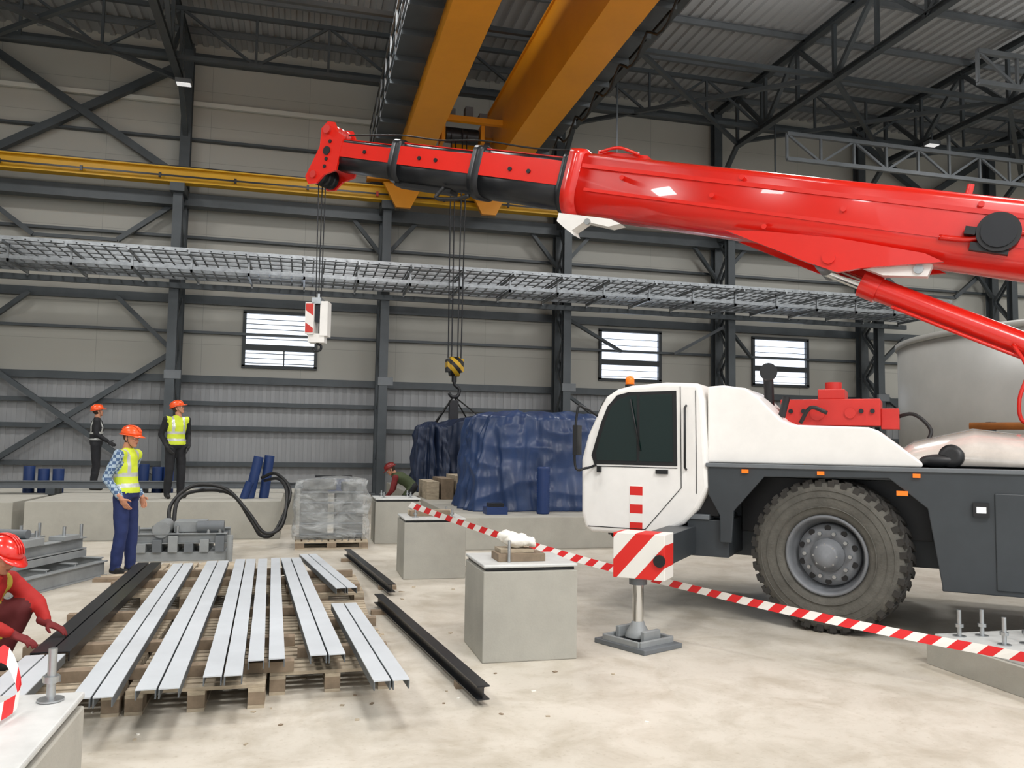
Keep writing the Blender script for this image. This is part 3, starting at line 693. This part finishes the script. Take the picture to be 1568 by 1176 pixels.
m.lathe([(.05,-.04),(.10,-.04),(.10,.04),(.05,.04)],(-1.0,1.05,1.6),(.2,.9,.2),black,24); m.sph((-.9,1.05,1.56),(.16,.06,.06),black)
m.obj('exhaust_and_hoses',tr)
m=MB(); m.cyl((-2.6,-.1,1.5),(-2.6,-.1,1.75),.8,chas,n=40)
for y0,y1 in((-.62,-.5),(.15,.27)): m.prism([(-3.3,1.7),(-3.6,2.1),(-4.6,3.3),(-5.0,2.9),(-4.8,1.7)],y0,y1,red)
m.bb((-5.6,-1.1,1.65),(-5.0,1.1,2.3),red2)
m.obj('slewing_frame',tr,bevel=.01)
# boom
BH=R(136.4); BE=R(14.7)
Mw=Matrix.Translation((6.97,7.01,3.85))@Matrix.Rotation(BH,4,'Z')@Matrix.Rotation(-BE,4,'Y')
Mt=Matrix.Translation(TO)@Matrix.Rotation(TH,4,'Z'); Mb=Mt.inverted()@Mw; Mb2=Mb@Matrix.Translation((.2,0,.02))
def sec(x,w,zt_,zb,rt=.09):
    pts=[]
    for a in range(0,5):
        t=math.pi/2*(1-a/4); pts.append(V((x,w-rt+rt*math.cos(t),zt_-rt+rt*math.sin(t))))
    h=(zt_-zb); rb=min(w,h*.36)
    for a in range(0,9):
        t=-math.pi/2*a/8; pts.append(V((x,(w-rb)+rb*math.cos(t),zb+rb+rb*math.sin(t))))
    pts+= [V((p.x,-p.y,p.z)) for p in reversed(pts)]
    return pts
m=MB()
m.rings([sec(x,.34,.39,zb) for x,zb in((-4.2,-.36),(1.2,-.38),(4.95,-.40))],red)
m.rings([sec(x,.37,.43,-.44) for x in(4.82,5.02)],red)
for s_ in(1,-1):
    m.beam((-4,s_*.34,.2),(4.8,s_*.34,.2),.03,.05,red,up=(0,0,1)); m.beam((-2.5,s_*.335,-.10),(4.7,s_*.335,-.10),.03,.04,red)
    m.prism([(2.75,-.36),(1.75,-.58),(1.4,-.64),(1.15,-.55),(.4,-.36),(.6,-.3),(1.5,-.27),(2.3,-.31)],s_*.28,s_*.345,red)
    m.cyl((1.52,s_*.33,-.5),(1.52,s_*.38,-.5),.07,red)
    for x,z in((3.0,.02),(2.3,-.26),(2.7,.27),(.2,.27),(.1,-.05),(1.5,.05),(4.2,.1)): m.cyl((x,s_*.34,z),(x,s_*.375,z),.03,red,n=14)
m.bb((4.0,-.2,.39),(4.7,.2,.45),red); m.cyl((.35,.2,.38),(.35,.2,.5),.035,red)
m.tube([(4.65,.25,.42),(4.4,.25,.5),(4.1,.25,.44)],.02,red)
m.tube([(-.4,.36,.05),(0,.38,-.0),(.2,.38,-.1),(.5,.36,-.12)],.03,red)
m.obj('boom_base_section',tr,basis=Mb)
m=MB()
def inner(x0,x1,w,zt_,zb):
    m.rings([sec(x,w,zt_,zb) for x in(x0,x1)],blackm); h=zt_-zb
    for s_ in(1,-1): m.bb((x0,s_*w-.012,zt_-h*.60),(x1,s_*w+.012,zt_-.06),red)
    m.bb((x0,-w+.06,zt_-.0),(x1,w-.06,zt_+.015),red)
def ring(x,w,zt_,zb,l=.12): m.rings([sec(q,w,zt_,zb) for q in(x,x+l)],blackm)
inner(4.9,6.5,.29,.30,-.34); ring(5.02,.33,.36,-.4,.1); ring(6.4,.31,.35,-.37,.17); inner(6.4,8.0,.26,.26,-.30); ring(7.9,.28,.31,-.32,.17)
inner(7.9,9.2,.22,.22,-.25)
for x,w in((5.6,.30),(5.9,.30),(7.2,.27),(7.5,.27),(8.6,.23)): m.cyl((x,.2,.05),(x,w+.02,.05),.03,blackm,n=12)
m.tube([(4.9,.3,.4),(5.6,.32,.36),(6.5,.28,.4),(7.2,.28,.34),(8,.24,.36),(9,.22,.28)],.012,hose)
m.tube([(7.0,.2,-.3),(7.05,.25,-.48),(6.7,.25,-.45),(6.5,.25,-.38)],.03,black)
m.bb((6.95,-.1,-.36),(8.0,.1,-.28),black)
m.obj('boom_telescopic_sections',tr,basis=Mb)
m=MB()
for s_ in(1,-1):
    m.prism([(9.1,.26),(9.25,.32),(9.36,.46),(9.5,.46),(9.6,.34),(9.55,.05),(9.65,-.25),(9.72,-.45),(9.62,-.56),(9.45,-.53),(9.33,-.38),(9.1,-.28)],s_*.2,s_*.235,red)
    m.cyl((9.45,s_*.2,.33),(9.45,s_*.28,.33),.07,red2)
    m.cyl((9.54,s_*.2,-.4),(9.54,s_*.27,-.4),.06,red2)
for y in(-.12,0,.12): m.lathe([(.05,-.03),(.16,-.03),(.13,0),(.16,.03),(.05,.03)],(9.52,y,-.38),(0,1,0),blackm,28); m.lathe([(.05,-.03),(.13,-.03),(.11,0),(.13,.03),(.05,.03)],(9.43,y,.3),(0,1,0),red2,28)
m.cyl((9.38,-.22,0),(9.38,.25,0),.07,blackm)
for z in(.15,-.13,-.25): m.cyl((9.35,.235,z),(9.35,.25,z),.03,blackm,n=10)
m.obj('boom_head',tr,basis=Mb)
m=MB()
m.cyl((1.38,0,-.6),(.85,0,-.715),.075,chrome); m.cyl((.95,0,-.69),(-2.9,0,-1.5),.13,red,n=28); m.cyl((.97,0,-.685),(.78,0,-.73),.15,red,n=28)
m.cyl((1.38,-.3,-.58),(1.38,.3,-.58),.09,steel2)
m.prism([(1.35,-.40),(.3,-.41),(.32,-.54),(.75,-.60),(1.2,-.5)],.12,.26,white); m.cyl((.42,.26,-.48),(.42,.29,-.48),.05,bright)
m.tube([(.6,.12,-.9),(-.6,.14,-1.16),(-2.4,.14,-1.5)],.02,red)
m.tube([(-.6,.16,-1.07),(-.78,.25,-1.3),(-.78,.28,-1.6),(-.85,.25,-1.8),(-1.0,.2,-1.82)],.02,red)
m.obj('lift_cylinder',tr,basis=Mb2)
m=MB()
m.prism([(5.0,-.44),(4.25,-.42),(4.1,-.46),(4.25,-.52),(4.6,-.50),(4.75,-.64),(4.7,-.70),(4.87,-.62),(5.0,-.55)],.1,.3,white)
m.cyl((4.55,.3,-.5),(4.55,.33,-.5),.04,bright)
m.obj('jib_bracket',tr,basis=Mb)
m=MB()
m.cyl((-.22,.34,-.03),(-.22,.47,-.03),.2,black,n=32); m.cyl((-.22,.47,-.03),(-.22,.49,-.03),.16,blackm,n=32); m.bb((-.02,.36,-.09),(.08,.46,-.01),black); m.bb((-.35,.36,-.24),(.0,.44,-.16),black)
m.obj('hose_reel',tr,basis=Mb2)
Mi=Mt.inverted()
tip=Mw@V((9.55,0,-.48)); m=MB()
hxp=tip.x; hyp=tip.y; ht=3.92
for dx,dy in((-.06,.05),(.05,-.05),(.0,.1)): m.cyl((hxp+dx,hyp+dy,tip.z+.1),(hxp+dx*.7,hyp+dy*.7,ht-.05),.009,blackm,n=6)
m.cyl((hxp,hyp,ht-.1),(hxp,hyp,ht+.08),.04,bright)
hk=stripemat('crane_hook_hazard','#efeae4','#c9382f',(.6,0,.8),3.2)
d=V((.95,-.25,0)).normalized(); e_=V((.25,.95,0))
qm=Matrix(((d.x,e_.x,0),(d.y,e_.y,0),(0,0,1)))
c0=V((hxp,hyp,ht-.33))
m.box(c0-d*.10,(.14,.30,.5),white,M=qm); m.box(c0-d*.10-e_*.155,(.12,.01,.46),hk,M=qm)
m.cyl(V((hxp,hyp,ht-.25))-e_*.1+d*.03,V((hxp,hyp,ht-.25))+e_*.1+d*.03,.14,blackm,n=28)
m.box(c0+d*.12,(.12,.25,.55),white,M=qm); m.box(V((hxp,hyp,ht-.64)),(.26,.2,.14),white,M=qm)
m.box(V((hxp,hyp,ht-.05)),(.14,.3,.1),bright,M=qm)
m.tube([V((hxp,hyp,ht-.66)),V((hxp,hyp,ht-.72)),V((hxp,hyp,ht-.75))+d*.06,V((hxp,hyp,ht-.82))+d*.05,V((hxp,hyp,ht-.84))-d*.03,V((hxp,hyp,ht-.79))-d*.07],.02,blackm)
m.obj('hook_and_rope',tr,basis=Mi)

# ------------------------------------------------------------ PEOPLE
def remesh(mb,vox,smooth=4):
    o=mb.obj('tmp'); r=o.modifiers.new('r','REMESH'); r.mode='VOXEL'; r.voxel_size=vox
    if smooth: s_=o.modifiers.new('s','SMOOTH'); s_.iterations=smooth; s_.factor=.5
    dg=bpy.context.evaluated_depsgraph_get(); me=bpy.data.meshes.new_from_object(o.evaluated_get(dg)); bpy.data.objects.remove(o)
    me.materials.clear()
    return me
def link(me,name,parent):
    for p in me.polygons: p.use_smooth=True
    o=bpy.data.objects.new(name,me); bpy.context.scene.collection.objects.link(o); o.parent=parent; return o
skin=mat('skin','#c48a6c',.55,0,.06,10); hair=mat('brown_hair','#3a2a20',.8)
eyew=mat('eye_white','#e8e4de',.2); eyed=mat('eye_iris','#2a1c14',.2); lip=mat('lips','#9c5a4c',.5)
refl=mat('reflective_strip','#d4d6d2',.3,.3); boot=mat('boot_black','#1d1c1b',.6); glove=mat('work_glove','#2a2a2c',.8)
def segd(c,a,b):
    ab=b-a; t=max(0,min(1,(c-a).dot(ab)/max(ab.length_squared,1e-9))); return (c-(a+ab*t)).length,t
def capsule(mb,a,b,r0,r1,mt):
    mb.cyl(a,b,r0,mt,r1=r1,n=14); mb.sph(a,r0*1.0,mt,12,8); mb.sph(b,r1*1.0,mt,12,8)
def hand(parent,w,d,pn,side,mt,name):
    d=V(d).normalized(); pn=(V(pn)-d*V(pn).dot(d)).normalized(); a=d.cross(pn)*side
    mb=MB(); F=Matrix((d,a,pn)).transposed()
    w=V(w)
    capsule(mb,w-d*.05,w+d*.01,.03,.028,mt)
    mb.sph(w+d*.05,(.055,.044,.018),mt,14,9,M=F)
    for i,(ln,off) in enumerate(((.072,.030),(.082,.010),(.076,-.010),(.06,-.029))):
        p=w+d*.088+a*off-(d*.006 if i==3 else d*0); dd=d.copy(); ang=.3+.08*i
        for j,k in enumerate((.45,.32,.23)):
            q=p+dd*ln*k*1.1; capsule(mb,p,q,.0095-.001*j,.009-.001*j,mt); p=q; dd=(dd*math.cos(ang)+pn*math.sin(ang)).normalized()
    p=w+d*.03+a*.03; q=p+(d*.6+a*.75+pn*.2).normalized()*.04; capsule(mb,p,q,.014,.012,mt); q2=q+(d*.9+a*.25+pn*.35).normalized()*.035; capsule(mb,q,q2,.012,.009,mt)
    me=remesh(mb,.005,2); me.materials.append(mt); return link(me,name,parent)
def head(parent,c,look,up,helmcol,hairm=hair):
    f=V(look).normalized(); up=V(up); l=up.cross(f).normalized(); u=f.cross(l).normalized(); F=Matrix((f,l,u)).transposed(); c=V(c)
    def T(x,y,z): return c+F@V((x,y,z))
    mb=MB(); k=skin
    mb.sph(T(-.01,0,.03),(.095,.076,.09),k,20,14,M=F); mb.sph(T(.02,0,-.03),(.068,.06,.075),k,18,12,M=F)
    mb.sph(T(.055,0,-.083),(.028,.032,.022),k,12,8,M=F); mb.sph(T(.03,0,-.07),(.05,.05,.03),k,14,9,M=F)
    mb.sph(T(.088,0,-.018),(.018,.013,.013),k,10,7,M=F); mb.sph(T(.078,0,.003),(.013,.010,.028),k,10,7,M=F)
    mb.sph(T(.072,0,.032),(.016,.045,.010),k,12,7,M=F); mb.sph(T(.076,0,-.048),(.012,.024,.008),k,10,6,M=F); mb.sph(T(.074,0,-.06),(.012,.020,.008),k,10,6,M=F)
    for s_ in(1,-1): mb.sph(T(-.01,s_*.078,-.005),(.018,.009,.030),k,10,8,M=F); mb.sph(T(.06,s_*.035,-.02),(.02,.022,.018),k,10,7,M=F)
    capsule(mb,T(-.02,0,-.06),T(-.035,0,-.15),.052,.055,k)
    me=remesh(mb,.006,3); me.materials.append(k); me.materials.append(hairm); me.materials.append(lip)
    Fi=F.inverted()
    for p in me.polygons:
        q=Fi@(p.center-c)
        if (q.x<-.02 and q.z>-.05 and abs(q.y)<.09 and not(abs(q.y)>.074 and q.z<.03)) or q.z>.06: p.material_index=1
        elif q.x>.08 and abs(q.y)<.022 and -.062<q.z<-.046: p.material_index=2
    link(me,'head',parent)
    m=MB()
    for s_ in(1,-1):
        m.sph(T(.066,s_*.031,.008),(.014,.014,.010),eyew,10,7,M=F); m.sph(T(.077,s_*.031,.008),(.005,.006,.006),eyed,8,6,M=F); m.sph(T(.082,s_*.032,.03),(.006,.018,.004),hairm,8,5,M=F)
    m.obj('eyes',parent)
    m=MB(); rs=[]
    for i in range(9):
        t=math.pi/2*i/8
        rs.append([T(-.008+.128*math.cos(t)*math.cos(j*math.pi/14),.104*math.cos(t)*math.sin(j*math.pi/14),.045+.105*math.sin(t)) for j in range(28)])
    m.rings(rs,helmcol)
    rs=[]
    for rr,dz in((1.0,0),(1.1,-.004),(1.1,-.01),(.97,-.008)):
        rs.append([T(-.008+.128*rr*math.cos(j*math.pi/14)+(.045*(rr-1)/.1 if rr>1 and math.cos(j*math.pi/14)>0 else 0)*max(0,math.cos(j*math.pi/14)),.104*rr*math.sin(j*math.pi/14),.045+dz-(.012 if rr>1 and math.cos(j*math.pi/14)>.5 else 0)) for j in range(28)])
    m.rings(rs,helmcol,caps=False)
    for y in(-.02,0,.02): m.tube([T(-.008+.13*math.cos(t),y,.05+.105*math.sin(t)) for t in(.4,.9,1.57,2.2,2.7)],.006,helmcol,n=6)
    m.tube([T(.0,.09,.04),T(.02,.078,-.05),T(.04,.0,-.105),T(.02,-.078,-.05),T(.0,-.09,.04)],.003,black,n=5)
    m.obj('helmet',parent)
def worker(name,loc,heading,J,cols,look=(1,0,0),scale=1,headup=(0,0,1),hands=('L','R')):
    e=empty(name,loc,heading); e.scale=(scale,)*3
    J={k:V(v) for k,v in J.items()}; sk=mat('tmpbody','#888888')
    mb=MB(); lat=(J['SL']-J['SR']).normalized(); latp=(J['HL']-J['HR']).normalized()
    st=[(J['P']+(J['P']-J['W']).normalized()*.09,.13,.10,latp),(J['P'],.172,.125,latp),(J['W'],.158,.12,(lat+latp).normalized()),(J['C'],.182,.13,lat),(J['C'].lerp(J['N'],.6),.165,.105,lat),(J['N'],.085,.07,lat),(J['N']+(J['N']-J['C']).normalized()*.05,.056,.056,lat)]
    rs=[]
    for i in range(len(st)-1):
        for j in range(4):
            t=j/4; t2=t*t*(3-2*t); c0,a0,b0,l0=st[i]; c1,a1,b1,l1=st[i+1]
            c=c0.lerp(c1,t); a=a0+(a1-a0)*t2; b=b0+(b1-b0)*t2; l=l0.lerp(l1,t).normalized(); ax=(c1-c0).normalized(); fr=l.cross(ax).normalized()
            rs.append([c+l*a*math.cos(q*math.pi/12)+fr*b*math.sin(q*math.pi/12) for q in range(24)])
    mb.rings(rs,sk)
    bones=[]
    def cp(a,b,r0,r1,lab): capsule(mb,a,b,r0,r1,sk); bones.append((a,b,r0,r1,lab))
    for s_ in'LR':
        sh,el,wr=J['S'+s_],J['E'+s_],J['W'+s_]
        cp(J['C'].lerp(J['N'],.5).lerp(sh,.5),sh,.08,.07,'top'); cp(sh,el,.066,.052,'sleeve'); cp(el,wr,.052,.04,'sleeve')
        hp,kn,an,to=J['H'+s_],J['K'+s_],J['A'+s_],J['T'+s_]
        cp(hp,kn,.1,.076,'trousers'); cp(kn,an+(kn-an)*.12,.076,.068,'trousers'); cp(an+V((0,0,0)),an+(kn-an)*.2,.055,.06,'trousers' )
        heel=an+(an-to).normalized()*.03; heel.z=to.z+.01
        cp(heel,to,.043,.04,'boot'); cp(an,heel.lerp(to,.35),.045,.045,'boot')
    bones.append((J['P'],J['W'],.15,.14,'torso')); bones.append((J['W'],J['C'],.14,.15,'torso')); bones.append((J['C'],J['N'],.14,.08,'torso'))
    me=remesh(mb,.016,5)
    names=['torso','sleeve','trousers','boot','strip','skin']
    for n_ in names: me.materials.append({'strip':cols.get('strip',refl),'skin':skin,'boot':cols.get('boot',boot)}.get(n_) or cols[n_])
    ax=(J['N']-J['P']); L2=ax.length_squared
    for v in me.vertices:
        nz=noise.noise(v.co*9)*.008+noise.noise(v.co*22)*.004
        v.co+=v.normal*nz
    for p in me.polygons:
        c=p.center; best=None
        for a,b,r0,r1,lab in bones:
            dd,t=segd(c,a,b); dd-=r0+(r1-r0)*t
            if best is None or dd<best[0]: best=(dd,lab)
        lab=best[1]; t=(c-J['P']).dot(ax)/L2; y=(c-J['C']).dot(lat)
        if lab=='top': lab='torso' if abs(y)<.2 else 'sleeve'
        if lab=='trousers' and .02<t<.3 and (c-J['P']).length<.3: lab='torso'
        if lab=='torso':
            if t<-.03: lab='trousers'
            elif cols.get('vest') and (.10<t<.19 or .36<t<.45 or (.075<abs(y)<.12 and t>.45 and t<1.05)): lab='strip'
            elif t>1.08: lab='skin'
        p.material_index=names.index(lab)
    link(me,'body',e)
    ax1=(J['N']-J['C']).normalized()
    head(e,J['N']+ax1*.05+V((0,0,.10))+V(look)*.02,look,headup,cols['helmet'])
    for s_ in hands:
        d=(J['W'+s_]-J['E'+s_]).normalized(); pn=J.get('pn'+s_,V((-.2,-1 if s_=='L' else 1,0)))
        hd=J.get('hd'+s_,d)
        hand(e,J['W'+s_]+d*.03,hd,pn,-1 if s_=='L' else 1,cols.get('glove',skin),'hand_'+s_.lower())
    return e
def stand(**k):
    J=dict(P=(0,0,.98),W=(-.01,0,1.12),C=(0,0,1.30),N=(-.01,0,1.47),SL=(0,.19,1.42),SR=(0,-.19,1.42),EL=(-.03,.25,1.13),ER=(-.03,-.25,1.13),WL=(.05,.26,.88),WR=(.05,-.26,.88),
     HL=(0,.09,.92),HR=(0,-.09,.92),KL=(.02,.11,.49),KR=(.02,-.11,.49),AL=(-.02,.12,.09),AR=(-.02,-.12,.09),TL=(.14,.14,.045),TR=(.14,-.14,.045))
    J.update(k); return J
hiv=mat('hi_vis_yellow','#cfe038',.6,emit='#cfe038',es=.05); navy=mat('navy_trousers','#1f2d5c',.8,0,.15,8); blk=mat('black_workwear','#1b1c20',.8,0,.2,8)
redc=mat('red_workwear','#a81d19',.75,0,.15,8); helo=mat('orange_helmet','#ee5a24',.3); helr=mat('red_helmet','#dd2a20',.25,coat=.5); heldr=mat('dark_red_helmet','#7a1e1c',.4)
ck=bpy.data.materials.new('checked_shirt'); ck.use_nodes=True; nt=ck.node_tree; N=nt.nodes; L=nt.links; b=N['Principled BSDF']; b.inputs['Roughness'].default_value=.8
tc=N.new('ShaderNodeTexCoord'); ch=N.new('ShaderNodeTexChecker'); ch.inputs['Scale'].default_value=26; ch.inputs['Color1'].default_value=lin('#a9bccb'); ch.inputs['Color2'].default_value=lin('#4b6488')
L.new(tc.outputs['Object'],ch.inputs['Vector']); L.new(ch.outputs['Color'],b.inputs['Base Color'])
c1=dict(torso=hiv,sleeve=ck,trousers=navy,helmet=helo,vest=True)
worker('worker_checked_shirt',(-2.06,11.05,0),R(-20),stand(P=(.02,0,.98),EL=(-.10,.24,1.15),WL=(.07,.20,.93),ER=(-.12,-.24,1.14),WR=(.04,-.21,.93),hdL=(.45,-.35,-.8),hdR=(.45,.35,-.85),pnL=(0,-1,.2),pnR=(0,1,.2),AL=(.03,.1,.09),TL=(.19,.12,.045),AR=(-.04,-.1,.09),TR=(.12,-.13,.045),C=(-.03,0,1.3),N=(-.0,0,1.47)),c1,look=(1,-.05,-.12),scale=1.02)
c2=dict(torso=hiv,sleeve=blk,trousers=blk,helmet=helo,vest=True,glove=glove)
worker('worker_black_sleeves',(-2.1,15.3,.63),R(-60),stand(EL=(-.08,.25,1.15),ER=(-.08,-.25,1.15),WL=(.08,.2,.95),WR=(.08,-.2,.95),hdL=(.4,-.4,-.7),hdR=(.4,.4,-.7)),c2,look=(.5,.7,.3),scale=.95)
c3=dict(torso=blk,sleeve=blk,trousers=blk,helmet=helo,vest=True,glove=glove)
worker('worker_black_jacket',(-4.0,18.2,.6),R(10),stand(EL=(.0,.24,1.15),ER=(.0,-.24,1.15),WL=(.2,.2,1.02),WR=(.2,-.2,1.02)),c3,look=(.9,.3,.2),scale=.97)
def crouch(**k):
    J=dict(P=(-.32,0,.36),W=(-.26,0,.47),C=(-.15,0,.59),N=(-.05,0,.70),SL=(-.08,.19,.64),SR=(-.08,-.19,.64),EL=(.10,.24,.48),ER=(.06,-.27,.45),WL=(.22,.16,.38),WR=(.2,-.17,.36),
     HL=(-.32,.1,.35),HR=(-.32,-.1,.35),KL=(.02,.2,.45),KR=(-.02,-.2,.12),AL=(-.12,.16,.09),AR=(-.42,-.16,.1),TL=(.04,.18,.045),TR=(-.52,-.16,.05),hdL=(1,0,-.35),hdR=(1,0,-.35),pnL=(0,0,-1),pnR=(0,0,-1))
    J.update(k); return J
c4=dict(torso=redc,sleeve=redc,trousers=mat('dark_red_trousers','#5a1b1d',.8),helmet=helr,vest=True,glove=mat('red_black_glove','#6e1a1c',.8))
c4['strip']=mat('yellow_trim','#b8a63c',.6)
worker('worker_kneeling_red',(-1.95,6.4,0),R(-20),crouch(),c4,look=(.9,-.1,-.5),headup=(.4,0,.9))
c5=dict(torso=mat('olive_workwear','#3f4a2e',.8),sleeve=mat('dark_red_workwear','#6e1a1c',.8),trousers=blk,helmet=heldr,vest=False)
worker('worker_bending',(2.2,17.6,.0),R(170),stand(P=(-.1,0,.72),W=(.0,0,.82),C=(.14,0,.90),N=(.29,0,.96),SL=(.24,.19,.91),SR=(.24,-.19,.91),EL=(.3,.26,.66),ER=(.3,-.26,.66),WL=(.42,.2,.5),WR=(.42,-.2,.5),
  HL=(-.12,.1,.7),HR=(-.12,-.1,.7),KL=(.1,.14,.42),KR=(.1,-.14,.42),AL=(-.1,.13,.09),AR=(-.1,-.13,.09),TL=(.06,.15,.045),TR=(.06,-.15,.045)),c5,look=(.8,0,-.5),headup=(.4,0,.9))

# ------------------------------------------------------------ lights
w=bpy.data.worlds.new('world'); bpy.context.scene.world=w; w.use_nodes=True
w.node_tree.nodes['Background'].inputs[0].default_value=(.94,.97,1,1); w.node_tree.nodes['Background'].inputs[1].default_value=1.2
def area(x,y,z,e,sx,sy,col=(1,.985,.965),rot=(0,0,0)):
    l=bpy.data.lights.new('high_bay_or_added_light','AREA'); l.shape='RECTANGLE'; l.size=sx; l.size_y=sy; l.energy=e; l.color=col
    o=bpy.data.objects.new('high_bay_or_added_light',l); bpy.context.scene.collection.objects.link(o); o.location=(x,y,z); o.rotation_euler=rot
for x in(-8,1,11,22,32):
    for y in(-4,6,17):
        area(x,y,11.9,480,2.2,2.2)
        if y>0: area(x,y,11.95,90,1.6,1.6,rot=(math.pi,0,0))  # separate upward light, added to brighten the ceiling
area(4,-2,9,650,3,3,rot=(R(25),0,0))
sc=bpy.context.scene
try:
    sc.view_settings.view_transform='Standard'; sc.view_settings.exposure=0
except Exception as ex: print(ex)
